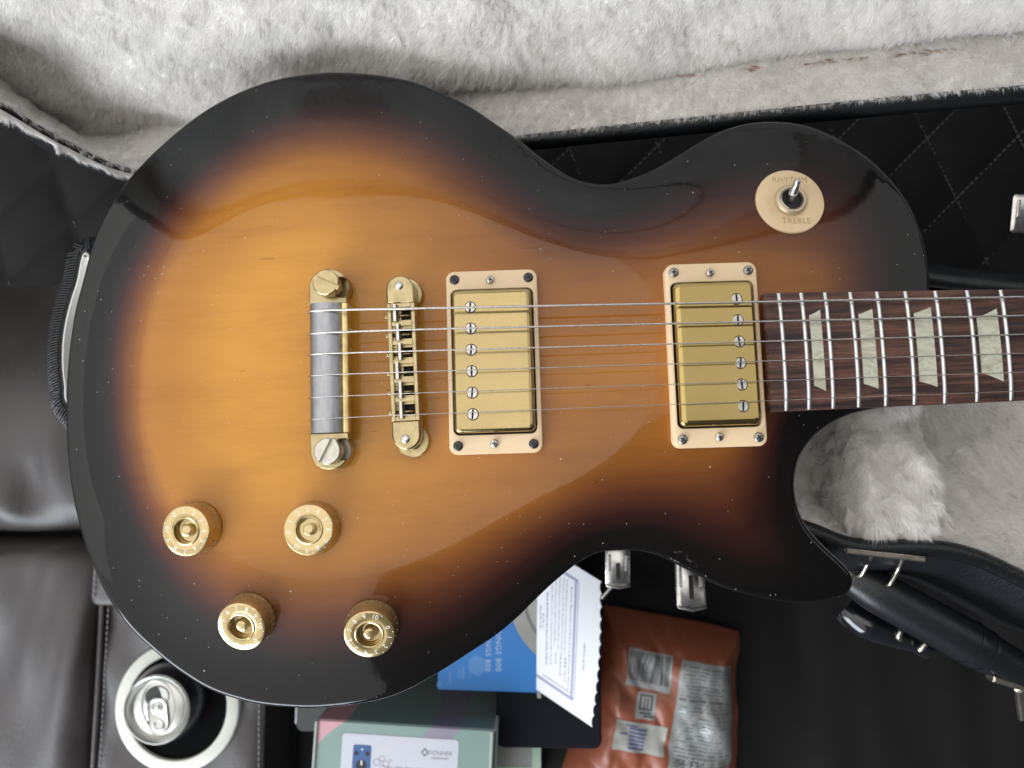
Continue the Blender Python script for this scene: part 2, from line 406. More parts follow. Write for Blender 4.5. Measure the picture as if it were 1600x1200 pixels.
# ================================================================== GUITAR
def Lfit():
    b = (P(627, 482, 17) + P(634, 650, 17)) / 2
    e = (P(1578, 464, 7) + P(1587, 611, 7)) / 2
    d = e - b
    return b, math.atan2(d[1], d[0])
G0, GA = Lfit(); G0 = np.array([G0[0], G0[1], 0.0])
_R = np.array([[math.cos(GA), math.sin(GA)], [-math.sin(GA), math.cos(GA)]])
def L(px, py, z): return _R @ (P(px, py, z) - G0)[:2]        # photograph spot -> guitar plan (mm): x towards the nut, y towards the bass side

guitar = empty('electric_guitar', G0, GA)
tag(guitar, 'sunburst single-cutaway electric guitar with gold hardware lying on the open case', 'guitar')

BODY_PX = [(100, 637), (101.5, 585), (106.7, 532), (114, 485), (125, 442), (146, 367), (179, 304), (212, 262), (248, 226), (290, 190), (332, 161.5), (380, 137.5),
    (434, 120), (500, 110.5), (560, 111), (611, 117), (650, 126), (692, 142.5), (734, 163.5), (770, 187.5), (809, 214.5), (842, 241), (875, 264), (905, 279),
    (940, 285.5), (976, 280), (1023, 261.5), (1061, 239.5), (1100, 216), (1131, 200.7), (1170, 190), (1209, 187), (1248, 190), (1286, 201), (1325, 220), (1360, 243),
    (1391, 272.4), (1418, 307), (1437.5, 346), (1449, 385), (1455.7, 423.6), (1457, 452), (1457, 500), (1455, 560), (1448, 605), (1425, 630), (1385, 636), (1340, 645),
    (1310, 657), (1286, 672), (1265, 693), (1251.5, 715.5), (1245, 741), (1244, 762), (1247.6, 786), (1254.5, 807), (1268, 829.5), (1289, 852), (1310, 871.5),
    (1328, 889.5), (1335.5, 906), (1332.5, 921), (1322, 931.5), (1298, 939), (1268, 943.5), (1235, 943), (1190, 936), (1132, 919), (1095, 902.5), (1060, 884),
    (1032, 870), (1007, 863), (982, 860.5), (957, 861.5), (936, 864), (918, 872), (898, 884.5), (865, 911.5), (835, 940), (808, 967), (775, 994), (739, 1018),
    (700, 1043.5), (670, 1061.5), (640, 1078), (605, 1092), (560, 1102), (500, 1108.5), (460, 1108.5), (412, 1104.5), (377, 1097.5), (325, 1080), (276, 1050),
    (237.5, 1019), (199, 982), (164, 933), (143, 887.5), (125.5, 838.5), (113, 790), (105.5, 745), (101.5, 697)]
BLACK_PX = [(163, 600), (168, 500), (190, 420), (228, 350), (275, 290), (330, 235), (400, 188), (480, 162), (560, 158), (640, 172), (700, 196), (760, 236), (820, 282),
    (880, 325), (940, 335), (1010, 315), (1080, 285), (1150, 258), (1230, 240), (1310, 258), (1362, 305), (1390, 370), (1398, 440), (1390, 560), (1300, 610), (1235, 650), (1222, 740),
    (1228, 820), (1240, 880), (1180, 893), (1100, 862), (1030, 832), (960, 832), (890, 858), (830, 908), (760, 957), (690, 995), (600, 1025), (500, 1035), (400, 1018), (330, 982),
    (280, 935), (230, 865), (195, 790), (171, 700)]
AMBER_PX = [(230, 600), (240, 500), (272, 420), (330, 348), (400, 285), (480, 255), (560, 255), (640, 280), (700, 318), (770, 366), (850, 412), (950, 424), (1050, 405), (1130, 392),
    (1200, 396), (1262, 410), (1296, 440), (1290, 520), (1230, 590), (1160, 690), (1095, 715), (1020, 722), (950, 732), (890, 752), (830, 785), (760, 820), (690, 850), (600, 870), (500, 878), (415, 875),
    (330, 848), (275, 790), (245, 720), (232, 660)]
Z_EDGE, BODY_T = -13.0, 62.0
outline = resample(catmull([L(x, y, Z_EDGE) for x, y in BODY_PX], 5, True), 2.2, True)
blk = resample(catmull([L(x, y, -7) for x, y in BLACK_PX], 4, True), 5, True)
amb = resample(catmull([L(x, y, -2) for x, y in AMBER_PX], 4, True), 5, True)

def carve_field():
    """height of the arched top: a membrane over the outline, drawn into the carved profile of the maple cap"""
    h = 1.6; x0, y0 = outline.min(0) - 8; x1, y1 = outline.max(0) + 8
    xs = np.arange(x0, x1 + 60, h); ys = np.arange(y0, y1, h)
    X, Y = np.meshgrid(xs, ys, indexing='ij'); q = np.stack([X.ravel(), Y.ravel()], 1)
    ins = inside(q, outline).reshape(X.shape)
    ins |= (X > 200) & (X < xs[-3]) & (np.abs(Y) < 30)        # the neck carries the crown on
    u = np.zeros_like(X); par = (np.add.outer(np.arange(len(xs)), np.arange(len(ys))) % 2).astype(bool)
    inn = ins.copy(); inn[0] = inn[-1] = False; inn[:, 0] = inn[:, -1] = False
    red, blkm = inn & par, inn & ~par; w = 1.965
    for it in range(420):
        for msk in (red, blkm):
            s = np.zeros_like(u)
            s[1:-1, 1:-1] = .25 * (u[2:, 1:-1] + u[:-2, 1:-1] + u[1:-1, 2:] + u[1:-1, :-2] + h * h)
            u = np.where(msk, u + w * (s - u), u)
    R2 = 4 * u.max(); d = math.sqrt(R2) - np.sqrt(np.maximum(R2 - 4 * u, 0))
    S = .5 - .5 * np.cos(np.pi * np.clip(d / 66, 0, 1))
    z = Z_EDGE * (1 - S)
    for it in range(10):
        z[1:-1, 1:-1] = .5 * z[1:-1, 1:-1] + .125 * (z[2:, 1:-1] + z[:-2, 1:-1] + z[1:-1, 2:] + z[1:-1, :-2])
    def sample(p):
        p = np.atleast_2d(p); fx = (p[:, 0] - xs[0]) / h; fy = (p[:, 1] - ys[0]) / h
        i = np.clip(fx.astype(int), 1, len(xs) - 3); j = np.clip(fy.astype(int), 1, len(ys) - 3); s, t = fx - i, fy - j
        def cub(a, b, c, e, t): return .5 * (2 * b + (c - a) * t + (2 * a - 5 * b + 4 * c - e) * t * t + (3 * b - a - 3 * c + e) * t ** 3)
        rows = [cub(z[i - 1, j + k], z[i, j + k], z[i + 1, j + k], z[i + 2, j + k], s) for k in (-1, 0, 1, 2)]
        return cub(*rows, t)
    return sample
carve = carve_field()
def carve_normal(x, y, e=4.0):
    a = carve([(x - e, y), (x + e, y), (x, y - e), (x, y + e)])
    return Vector((-(a[1] - a[0]) / (2 * e), -(a[3] - a[2]) / (2 * e), 1)).normalized()

def make_body():
    RD = 3.2
    if np.sum(outline[:, 0] * np.roll(outline[:, 1], -1) - np.roll(outline[:, 0], -1) * outline[:, 1]) < 0: ol = outline[::-1].copy()
    else: ol = outline.copy()
    tn = np.roll(ol, -1, 0) - np.roll(ol, 1, 0); tn /= np.linalg.norm(tn, axis=1, keepdims=True)
    for _ in range(3): tn = .5 * tn + .25 * (np.roll(tn, 1, 0) + np.roll(tn, -1, 0))
    nin = np.stack([-tn[:, 1], tn[:, 0]], 1); nin /= np.linalg.norm(nin, axis=1, keepdims=True)
    ring = ol + nin * RD
    gx = np.arange(ol[:, 0].min(), ol[:, 0].max(), 3.0); gy = np.arange(ol[:, 1].min(), ol[:, 1].max(), 3.0)
    q = np.array([(x + (1.5 if k % 2 else 0), y) for k, y in enumerate(gy) for x in gx])
    q = q[inside(q, ring)]; q = q[seg_dist(q, ring) > 1.6]
    n = len(ring); pts = np.vstack([ring, q])
    vs, es, fs, ov, oe, of = delaunay_2d_cdt([Vector(p) for p in pts], [(i, (i + 1) % n) for i in range(n)], [], 1, 1e-5)
    v2 = np.array([tuple(v) for v in vs])
    order = {}
    for k, lst in enumerate(ov):
        for o in lst: order[o] = k
    z = carve(v2)
    V = [(p[0], p[1], zz) for p, zz in zip(v2, z)]; Fc = [tuple(f) for f in fs]
    rid = [order[i] for i in range(n)]; rz = z[rid]; prev = rid
    steps = [(RD * (1 - math.sin(a)), -RD * (1 - math.cos(a))) for a in np.radians([18, 36, 54, 72, 90])] + [(0, -14.0), (0, -BODY_T + 8 - Z_EDGE), (1.5, -BODY_T + 2.5 - Z_EDGE), (5, -BODY_T - Z_EDGE)]
    for d, dz in steps:
        cur = list(range(len(V), len(V) + n))
        for i in range(n):
            V.append((ol[i, 0] + nin[i, 0] * d, ol[i, 1] + nin[i, 1] * d, rz[i] + dz))
        for i in range(n):
            j = (i + 1) % n; Fc.append((prev[i], cur[i], cur[j], prev[j]))
        prev = cur
    Fc.append(tuple(reversed(prev)))
    mb = MB(); mb.v = V; mb.f = Fc; mb.mi = [0] * len(Fc); mb.sm = [True] * len(Fc)
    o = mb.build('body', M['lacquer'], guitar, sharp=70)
    co = np.array(V)[:, :2]; n_top = len(v2)
    ib, ia = inside(co, blk), inside(co, amb); db, da = seg_dist(co, blk), seg_dist(co, amb)
    t = np.where(ia, 1.0, np.where(ib, db / (db + da + 1e-6), 0.0))
    t = np.where(ib & ~ia, .12 + .68 * t, np.where(ia, .80 + .20 * np.clip(da / 42, 0, 1) ** .8, .12 * np.clip(1 - db / 10, 0, 1)))
    t *= 1 - .23 * np.clip((co[:, 0] + 70) / 160, 0, 1)          # light falling off towards the neck, painted into the sunburst colour
    t[n_top:] = 0
    at = o.data.attributes.new('burst_with_falloff', 'FLOAT', 'POINT'); at.data.foreach_set('value', t.astype(np.float32))
    return o
body = make_body()

# ---- neck, fretboard, frets, inlays
STR_Z = lambda x: 18.2 - .0365 * x                       # strings fall away with the neck angle
FB_Z = lambda x: 8.7 - .0335 * (x - 178)
def half_w(x): return 28.6 + (x - 180) * (26.9 - 28.6) / 107
RADIUS = 305.0
def fb_crown(x, y): return FB_Z(x) - y * y / (2 * RADIUS)
X_FB0, X_FB1 = 173.4, 352.0
fb = MB(); loops = []
for x in np.linspace(X_FB0, X_FB1, 12):
    w = half_w(x); ys = np.linspace(-w, w, 13); top = [(x, y, fb_crown(x, y)) for y in ys]
    loops.append(top + [(x, w, FB_Z(x) - 7.2), (x, -w, FB_Z(x) - 7.2)])
fb.loft(loops, smooth=False)
fretboard = fb.build('fretboard', M['rosewood'], guitar)
nk = MB(); loops = []
for x in np.linspace(205, X_FB1, 10):
    w = half_w(x) - .05; z0 = FB_Z(x) - 7.25; dp = 30 if x < 262 else 17
    loops.append([(x, w * math.cos(a), z0 - dp * math.sin(a) ** .8) for a in np.linspace(0.0, math.pi, 15)])
nk.loft(loops); nk.build('neck', simple('neck_lacquer', (.012, .006, .005), .3, coat=1.0), guitar)
def fret_x(n): return 180.4 + 1.032 * (628.0 * 2 ** (-n / 12) - 176.2)
for n_ in range(22, 11, -1):
    x = fret_x(n_); w = half_w(x) - .25; ys = np.linspace(-w, w, 13); mb = MB(); loops = []
    for k, y in enumerate(ys):
        e = .45 if k in (0, 12) else 1.0; z = fb_crown(x, y)
        loops.append([(x + 1.08 * math.cos(a), y, z - .1 + 1.2 * e * math.sin(a)) for a in np.linspace(0, math.pi, 9)])
    mb.loft(loops); mb.build('fret', M['steel'], fretboard, sharp=60)
def inlay(n, hl, hr, gapl=2.7, gapr=3.2):
    xl, xr = fret_x(n) + gapl, fret_x(n - 1) - gapr; pl = []
    for k in range(7):
        t = k / 6; pl.append((xl + (xr - xl) * t, hl + (hr - hl) * (t ** 1.25)))
    poly = pl + [(x, -y) for x, y in reversed(pl)]
    v = []; q = 9
    lp = []
    for k in range(7):
        x, h = pl[k]; lp.append([(x, yy, fb_crown(x, yy) + .06) for yy in np.linspace(-h, h, q)])
    mb = MB(); mb.loft(lp, False, False, closed=False); mb.loft([[(a, b, c - .5) for a, b, c in l] for l in lp], False, False, closed=False)
    mb.build('inlay', M['pearl'], fretboard)
for n_, a, b in ((21, 17.0, 19.6), (19, 16.8, 19.4), (17, 16.5, 19.3), (15, 13.4, 17.7)): inlay(n_, a, b)
inlay(13, 13.2, 17.4)

# ---- screws shared by both pickups
def screw_mesh(name, r, h, m_head, dome=.35, rot=0.0):
    mb = MB(); mb.lathe([(r * .96, 0), (r, h * .35), (r * .9, h * .75), (r * .6, h * .95), (r * .2, h)], 20)
    ca = Matrix.Rotation(rot, 4, 'Z')
    mb.box(-r * .52, r * .52, -r * .15, r * .15, h * .5, h + .06, 1, ca); mb.box(-r * .15, r * .15, -r * .52, -r * .151, h * .5, h + .05, 1, ca)
    mb.box(-r * .15, r * .15, r * .151, r * .52, h * .5, h + .05, 1, ca)
    me = mb.mesh(name, [m_head, M['dark']]); me.set_sharp_from_angle(angle=math.radians(50)); return me
SCREW_BLACK = screw_mesh('mounting_screw', 2.4, 1.1, M['black_screw'], rot=.5)
SCREW_GREY = screw_mesh('mounting_screw', 2.4, 1.3, M['grey_screw'], rot=.3)
SCREW_SILVER = screw_mesh('height_screw', 2.05, 1.9, M['silver'], rot=.8)
def pole_mesh():
    mb = MB(); mb.lathe([(2.95, -.3), (2.95, .06), (2.5, .08), (2.5, -.3)], 24, 1, cap0=False, cap1=False)
    for s in (-1, 1):
        lp = [[], []]
        for k in range(13):
            a = math.pi * k / 12; x, y = 2.42 * math.cos(a), .5 + 1.92 * math.sin(a)
            lp[0].append((s * y, x * s, -.3)); lp[1].append((s * y * .96, x * s * .96, .55))
        mb.loft(lp, False, True)
    mb.box(-.5, .5, -2.3, 2.3, -.3, .07, 1)
    me = mb.mesh('pole_screw', [M['silver'], M['dark']]); me.set_sharp_from_angle(angle=math.radians(40)); return me
POLE = pole_mesh()
def pickup(cx, cy, ring_z, cov_z, pole_x, mat_cover, screw, label, slope=0.0, cw=38.6, ch=69.6, rw=44.9, rh=90.0):
    """gold cover with its plastic ring and screws; origin on the body under the pickup's middle"""
    def tz(x, z): return z + slope * x
    mb = MB(); lp = []
    for d, z in ((0, ring_z - 4), (0, cov_z - 2.0), (.35, cov_z - 1.0), (.9, cov_z - .35), (1.7, cov_z)):
        lp.append([(x, y, tz(x, z)) for x, y in rrect(cw - 2 * d, ch - 2 * d, 2.6 - d * .5, 5)])
    # cap as rings so that the flat top shades evenly
    lp.append([(x, y, tz(x, cov_z + .02)) for x, y in rrect(cw - 6, ch - 6, 1.2, 5)])
    mb.loft(lp)
    pk = mb.build('pickup', mat_cover, guitar, (cx, cy, 0), sharp=50)
    pk['label'] = label
    mb = MB(); z0 = float(carve([(cx, cy)])[0]) - 5
    A = lambda w, h, r, z: [(x, y, tz(x, z)) for x, y in rrect(w, h, r, 6)]
    B = lambda w, h, r, z: [(x, y, z) for x, y in rrect(w, h, r, 6)]
    mb.loft([B(rw, rh, 4.2, z0), A(rw, rh, 4.2, ring_z - 1.0), A(rw - .6, rh - .6, 4.0, ring_z - .3), A(rw - 1.8, rh - 1.8, 3.4, ring_z),
             A(cw + 2.1, ch + 2.1, 3.0, ring_z), A(cw + 1.5, ch + 1.5, 2.8, ring_z - .4), B(cw + 1.5, ch + 1.5, 2.8, z0)], False, False)
    mb.build('pickup_ring', M['cream'], pk, sharp=35)
    mb = MB(); mb.box(-cw / 2 - 1.2, cw / 2 + 1.2, -ch / 2 - 1.2, ch / 2 + 1.2, ring_z - 6.0, ring_z - 4.2); mb.build('pickup_base', M['dark'], pk)
    for sx in (-1, 1):
        for sy in (-1, 1):
            x = sx * (rw / 2 - 4.3); obj('mounting_screw', screw, pk, (x, sy * (rh / 2 - 4.3), tz(x, ring_z - .1)), (0, 0, random.uniform(0, 1.5)))
    for sy in (-1, 1): obj('height_screw', SCREW_SILVER, pk, (-.6, sy * (rh / 2 - 5.0), tz(-.6, ring_z - .1)), (0, 0, random.uniform(0, 1.5)))
    for k in range(6):
        y = (2.5 - k) * 10.35; obj('pole_screw', POLE, pk, (pole_x, y, tz(pole_x, cov_z)), (0, 0, random.uniform(-.12, .12)))
    return pk
pickup(42.0, .4, 6.4, 10.2, -10.4, M['cover_pitted'], SCREW_BLACK, 'pitted gold pickup cover with black ring screws', -.02)
pickup(149.4, .3, 4.6, 8.0, 10.6, M['cover'], SCREW_GREY, 'clean gold pickup cover with grey ring screws', -.03)

# ---- bridge
br = MB(); W2, RY, EY = 6.7, 28.2, 41.8
half = [(-W2, RY)] + [(W2, RY)] + [(W2 * math.cos(a), EY - W2 + W2 * math.sin(a)) for a in np.linspace(0.05, math.pi - .05, 14)]
br.prism(half, 6.5, 15.0, bev=.7)
br.prism([(x, -y) for x, y in reversed(half)], 6.5, 15.0, bev=.7)
br.box(-W2, -W2 + 2.0, -RY, RY, 6.5, 15.0, bev=.25); br.box(W2 - 2.0, W2, -RY, RY, 6.5, 15.0, bev=.25)
br.box(-W2 + 2.02, W2 - 2.02, -RY, RY, 6.6, 8.0, 1); br.box(-W2 + 2.05, -.6, -RY + .05, RY - .05, 8.01, 11.2)
for k in range(7):
    y = -RY + .9 + k * (2 * RY - 1.8) / 6; br.box(-W2 + 2.02, W2 - 2.02, y - .85, y + .85, 8.02, 14.6); br.box(-W2 + 2.06, W2 - 2.06, max(y - 2.1, -RY + .06), min(y + 2.1, RY - .06), 8.04, 12.6)
bridge = br.build('bridge', [M['gold'], simple('bridge_hole', (.03, .018, .01), .6)], guitar, (-.6, .5, 0), (0, 0, math.radians(1.6)))
SADX = (-2.6, -1.6, -1.0, -2.6, -1.5, -1.6); SADY = [P_ for P_ in (25.3, 15.2, 5.0, -4.9, -14.9, -25.2)]
sm_ = MB(); sm_.loft([[(x, -4.0, z) for x, z in ((-1.4, 8.2), (1.4, 8.2), (1.4, 15.2), (.5, 17.0), (-.7, 17.0), (-1.4, 15.6))],
                      [(x, 4.0, z) for x, z in ((-1.4, 8.2), (1.4, 8.2), (1.4, 15.2), (.5, 17.0), (-.7, 17.0), (-1.4, 15.6))]], smooth=False)
SAD = sm_.mesh('saddle', M['silver'])
sc_ = MB(); sc_.tube([(-8.2, 0, 11.6), (-6.9, 0, 11.6)], 1.5, 12); sc_.tube([(-6.8, 0, 11.6), (4.4, 0, 11.6)], .75, 8); SCR = sc_.mesh('intonation_screw', M['gold'])
for x, y in zip(SADX, SADY):
    yy = (y * 1.0) * (RY - .9 - 4.05) / 25.3
    obj('saddle', SAD, bridge, (x, yy, 0)); obj('intonation_screw', SCR, bridge, (0, yy - .6, 0))
tw = MB(); lp = []
for r, z in ((7.3, 2.6), (7.7, 3.0), (7.7, 4.6), (7.3, 5.0)):
    lp.append([((r + (.22 if k % 2 else -.12)) * math.cos(2 * math.pi * k / 96), (r + (.22 if k % 2 else -.12)) * math.sin(2 * math.pi * k / 96), z) for k in range(96)])
tw.loft(lp, smooth=False); tw.lathe([(3.4, -6), (3.4, 2.61)], 18); tw.lathe([(4.2, 5.0), (4.2, 6.6)], 18); TW = tw.mesh('thumbwheel', M['gold'])
ps = MB(); ps.lathe([(2.1, 15.0), (2.1, 15.35), (1.7, 15.75), (.8, 15.95), (.1, 16.0)], 20); PS = ps.mesh('post_tip', M['silver'])
for s in (-1, 1):
    obj('thumbwheel', TW, bridge, (1.3, s * 36.4 - 1.4, 0)); obj('post_tip', PS, bridge, (-.4, s * 36.8, 0))

# ---- tailpiece with its studs (the strings wrap over it)
tp = MB(); prof = [(-45.6, 8.2), (-46.3, 11.2), (-45.7, 13.4), (-43.8, 15.3), (-41, 16.5), (-38, 16.9), (-35, 16.5), (-32.4, 15.4), (-30.6, 14.2), (-29.9, 13.4), (-28.3, 13.3), (-27.6, 12.9), (-27.4, 8.6), (-28.6, 7.2), (-44, 7.2)]
tp.loft([[(x + 37, y, z) for x, z in prof] for y in (-31.2, -31, 0, 31, 31.2)])
ear = [(-9.4, 31.22), (9.2, 31.22), (9.2, 34.2), (4.5, 34.6), (2.0, 36.6), (1.2, 39.5), (2.0, 42.4), (4.6, 44.0), (8.2, 44.0), (7.2, 45.7), (5.2, 47.3), (2.6, 48.3), (-.4, 48.6), (-3.6, 48.0), (-6.4, 46.4), (-8.3, 44.0), (-9.3, 41.0)]
tp.prism(ear, 7.4, 12.4, 1, bev=.5); tp.prism([(x, -y) for x, y in reversed(ear)], 7.4, 12.4, 1, bev=.5)
tail = tp.build('tailpiece', [M['tail'], M['gold']], guitar, (-37, -1.0, 0), (0, 0, .004))
def stud(matl, rot, y):
    mb = MB(); mb.lathe([(4.0, -6), (4.0, 12.4), (6.0, 12.6), (6.2, 13.1), (6.2, 17.2), (.5, 17.2)], 28); mb.lathe([(8.2, -4), (8.4, 5.2), (7.6, 6.2)], 28)
    for s in (-1, 1):
        a0 = math.asin(1.25 / 6.2); lp = [[], [], []]
        for k in range(17):
            a = a0 + (math.pi - 2 * a0) * k / 16
            for j, (rr, z) in enumerate(((6.2, 17.22), (6.2, 18.9), (5.8, 19.3))): lp[j].append((rr * math.cos(a), s * max(rr * math.sin(a), 1.25), z))
        mb.loft(lp if s > 0 else [list(reversed(l)) for l in lp], mat=Matrix.Rotation(rot, 4, 'Z'))
    return mb.build('stud', matl, tail, (.8, y, 0))
stud(M['gold'], math.radians(-24), 40.2)
stud(mat_gold('tarnished_stud', (.56, .53, .46), .3, .25), math.radians(62), -40.0)

# ---- strings
gauge = (.58, .47, .36, .25, .19, .16)
y_tail = [L(485, y, 13)[1] for y in (488, 523, 555, 588, 622, 656)]
y_br = [L(x, y, 18)[1] for x, y in ((627, 482), (629, 515), (632, 548.5), (633, 581), (635, 614.5), (636, 648))]
y_end = [L(1590, y, 8)[1] for y in (463.8, 493, 522.4, 552, 581.5, 611)]
M['wound'] = simple('wound_string', (.58, .54, .50), .36, 1., var=.25, vscale=900)
for k in range(6):
    r = gauge[k]; yt, yb, ye = y_tail[k], y_br[k], y_end[k]; xb = -.6 + SADX[k]
    sl = (ye - yb) / (290 - xb)
    path = [(-27.0, yt + 2.6, 9.5), (-28.4, yt + 2.4, 6.6 - r), (-37, yt + 1.4, 6.6 - r), (-44.2, yt + .7, 6.7 - r), (-46.4 - r * .7, yt + .25, 8.6), (-47 - r * .7, yt, 11.2), (-46.2 - r * .5, yt - .1 + .1, 13.6 + r * .3), (-44.1, yt + (yb - yt) * .08, 15.55 + r * .9),
            (-41.1, yt + (yb - yt) * .15, 16.75 + r), (-38, yt + (yb - yt) * .22, 17.1 + r), (-30, yt + (yb - yt) * .38, 17.15 + r), (-15, yt + (yb - yt) * .7, 17.3 + r), (xb - .6, yb, 17.25 + r), (xb, yb, 17.35 + r)]
    for x in np.linspace(10, 352, 14): path.append((x, yb + sl * (x - xb), 17.35 + r - (.0345 + .0006) * (x - xb)))
    mb = MB(); mb.tube(path, r, 8); mb.build('string', M['wound'] if k < 3 else M['string'], guitar, sharp=0)

# ---- toggle switch
def seat_on_top(x, y):
    z = float(carve([(x, y)])[0]); return z, Vector((0, 0, 1)).rotation_difference(carve_normal(x, y, 10)).to_euler()
txy = L(1239, 310.5, -3.5); tz_, trot = seat_on_top(*txy)
mb = MB(); mb.lathe([(17.4, -3), (17.5, .9), (17.2, 1.4), (16.6, 1.6), (8.6, 1.6), (8.0, 1.4)], 64)
plate = mb.build('switch_plate', M['cream_disc'], guitar, (txy[0], txy[1], tz_), trot, sharp=30)
mb = MB(); lp = []
for r, z in ((8.1, 1.5), (8.1, 2.4), (7.9, 3.2), (7.2, 3.9), (6.3, 4.1), (6.0, 3.9), (6.0, 1.5)):
    lp.append([((r + (.1 if (k % 2 and r > 7.8 and z < 3) else -.08 if r > 7.8 and z < 3 else 0)) * math.cos(2 * math.pi * k / 80), (r + (.1 if (k % 2 and r > 7.8 and z < 3) else -.08 if r > 7.8 and z < 3 else 0)) * math.sin(2 * math.pi * k / 80), z) for k in range(80)])
mb.loft(lp, False, False); mb.build('switch_nut', simple('cream_nut', (.62, .50, .33), .3, .5), plate, sharp=60)
mb = MB(); mb.lathe([(5.9, 1.2), (5.9, 3.6), (5.5, 4.0), (5.2, 3.5), (5.2, 1.4)], 40, cap0=False, cap1=False); mb.lathe([(5.2, 1.5), (.2, 1.4)], 40, 1); mb.build('switch_collar', [M['silver'], M['dark']], plate)
mb = MB(); prof_ = [(1.7, 0), (1.7, 3.2), (2.2, 3.6), (2.3, 4.4), (2.0, 4.7)] + [(1.75 + (.18 if k % 2 else 0), 4.9 + k * .38) for k in range(10)] + [(1.7, 8.9), (1.7, 11.0), (1.4, 12.2), (.7, 12.8), (.1, 12.9)]
mb.lathe(prof_, 20); mb.build('switch_lever', M['silver'], plate, (0, .2, 2.0), (math.radians(-22), math.radians(-4), 0))
for word, px, dy in (('RHYTHM', 1.0, 11.6), ('TREBLE', 1.6, -11.2)):
    v, f = text_mesh(word, 4.4, .05, spacing=1.05); mb = MB(); mb.add(v, f, 0, False); mb.build('lettering', M['print_dark'], plate, (px, dy, 1.62), (0, 0, -.02), sharp=0)

# ---- knobs
KS = .72
def knob_mesh():
    mb = MB(); mb.lathe([(12.9, .4), (12.9, 1.1), (12.75, 1.6), (12.5, 3.5), (12.2, 7.5), (11.95, 12.6), (11.8, 13.3), (11.4, 13.6), (7.3, 13.62), (7.0, 13.5), (6.9, 13.9), (6.5, 14.2), (6.0, 14.0), (5.8, 13.2), (5.6, 7.6), (4.6, 7.2), (3.0, 7.4),
                             (2.75, 11.0), (2.7, 13.0), (2.4, 13.4), (1.2, 13.6), (.1, 13.6)], 56)
    mb.v = [(x, y, z * KS) for x, y, z in mb.v]; me = mb.mesh('volume_knob', M['knob']); me.set_sharp_from_angle(angle=math.radians(38)); return me
KN = knob_mesh(); DIG = [text_mesh(str(i), 3.3, .02) for i in range(11)]
def numerals():
    top, low, tick = MB(), MB(), MB()
    for i in range(11):
        a = math.radians(-i * 31.0); R1 = Matrix.Rotation(a, 4, 'Z')
        top.add(*DIG[i], 0, False, R1 @ Matrix.Translation((0, 9.4, 13.66 * KS)))
        low.add(*DIG[i], 0, False, R1 @ Matrix.Translation((0, 12.42, 5.6 * KS)) @ Matrix.Rotation(math.radians(-86), 4, 'X') @ Matrix.Rotation(math.pi, 4, 'Z') @ Matrix.Scale(.8, 4) @ Matrix.Rotation(math.pi, 4, 'Z'))
        for h_ in (0, 15.5):
            R2 = Matrix.Rotation(a - math.radians(h_), 4, 'Z')
            tick.box(-.13, .13, 12.35, 12.78, 1.5, 2.7, 0, R2); top.box(-.14, .14, 10.9, 11.5, 13.5 * KS, 13.66 * KS, 0, R2) if h_ else None
    return top.mesh('numerals', M['print']), low.mesh('side_numerals', M['gold_ink']), tick.mesh('tick_marks', M['gold_ink'])
NUM, LOW, TICK = numerals()
for (px, py), spin, lab in zip(((313, 823), (496, 823), (391, 965), (581, 976)), (35, 95, 225, 290),
                               ('gold speed knob at the tail, upper row', 'gold speed knob below the tailpiece, upper row', 'gold speed knob of the lower row, towards the tail', 'gold speed knob of the lower row, towards the waist')):
    x, y = L(px, py, -4); z, rot = seat_on_top(x, y)
    kn = obj('volume_knob', KN, guitar, (x, y, z), rot); kn['label'] = lab
    for nm, me in (('numerals', NUM), ('side_numerals', LOW), ('tick_marks', TICK)): obj(nm, me, kn, (0, 0, 0), (0, 0, math.radians(spin)))

# ================================================================== GUITAR CASE
case = empty('guitar_case', P(1250, 640, -150))
C0 = np.array(P(1250, 640, -150))
tag(case, 'black guitar case lined with white plush, lid standing open behind the guitar', 'guitar case')
def cpt(p): return np.asarray(p, float) - C0
class CMB(MB):
    """pieces given in world mm, kept relative to the case"""
    def build(s, name, mats, parent, **kw):
        s.v = [tuple(np.array(p) - C0) for p in s.v]; return super().build(name, mats, parent, **kw)

# ---- lid: standing on its long side, leaning back; u along it, v up the panel, w out of the panel
TAU = math.radians(12.0); LO = P(350, 200, -90)
LV = np.array([0, math.sin(TAU), math.cos(TAU)]); LN = np.array([0, -math.cos(TAU), math.sin(TAU)]); LU = np.array([1., 0, 0])
def lid_pt(u, v, w): return LO + np.multiply.outer(u, LU) + np.multiply.outer(v, LV) + np.multiply.outer(w, LN)
D_LID = 40.0
CREASE = [(900, 116), (720, 97), (620, 86), (540, 77), (466, 69), (369, 58), (264, 48), (208, 46), (150, 40), (90, 30), (40, 16), (-37, 2), (-97, -6), (-117, 44), (-134, 95), (-155, 160), (-168, 235), (-150, 325), (-98, 405), (-20, 442), (66, 415), (130, 388), (195, 400), (262, 408), (322, 365), (360, 285), (430, 250), (520, 235), (620, 222), (720, 216), (900, 210)]
RIM = [(892, 122), (716, 102), (610, 90), (530, 81), (455, 73), (378, 64), (296, 53), (201, 40), (135, 27), (70, 12), (10, 3), (-48, 12), (-72, 41), (-86, 73), (-110, 115), (-136, 170), (-150, 238), (-134, 318), (-90, 390), (-18, 425), (64, 400), (132, 373), (195, 384), (254, 390), (306, 352), (345, 274), (424, 240), (515, 225), (612, 212), (715, 206), (892, 200)]
NS = 420
def even(path):
    p = catmull(path, 8, True); p = np.vstack([p, p[:1]]); k = np.linspace(0, len(path), len(p)); q = np.linspace(0, len(path), NS + 1)[:-1]
    return np.stack([np.interp(q, k, p[:, 0]), np.interp(q, k, p[:, 1])], 1)
cr, rm = even(CREASE), even(RIM); mid = np.array([110., 205.])
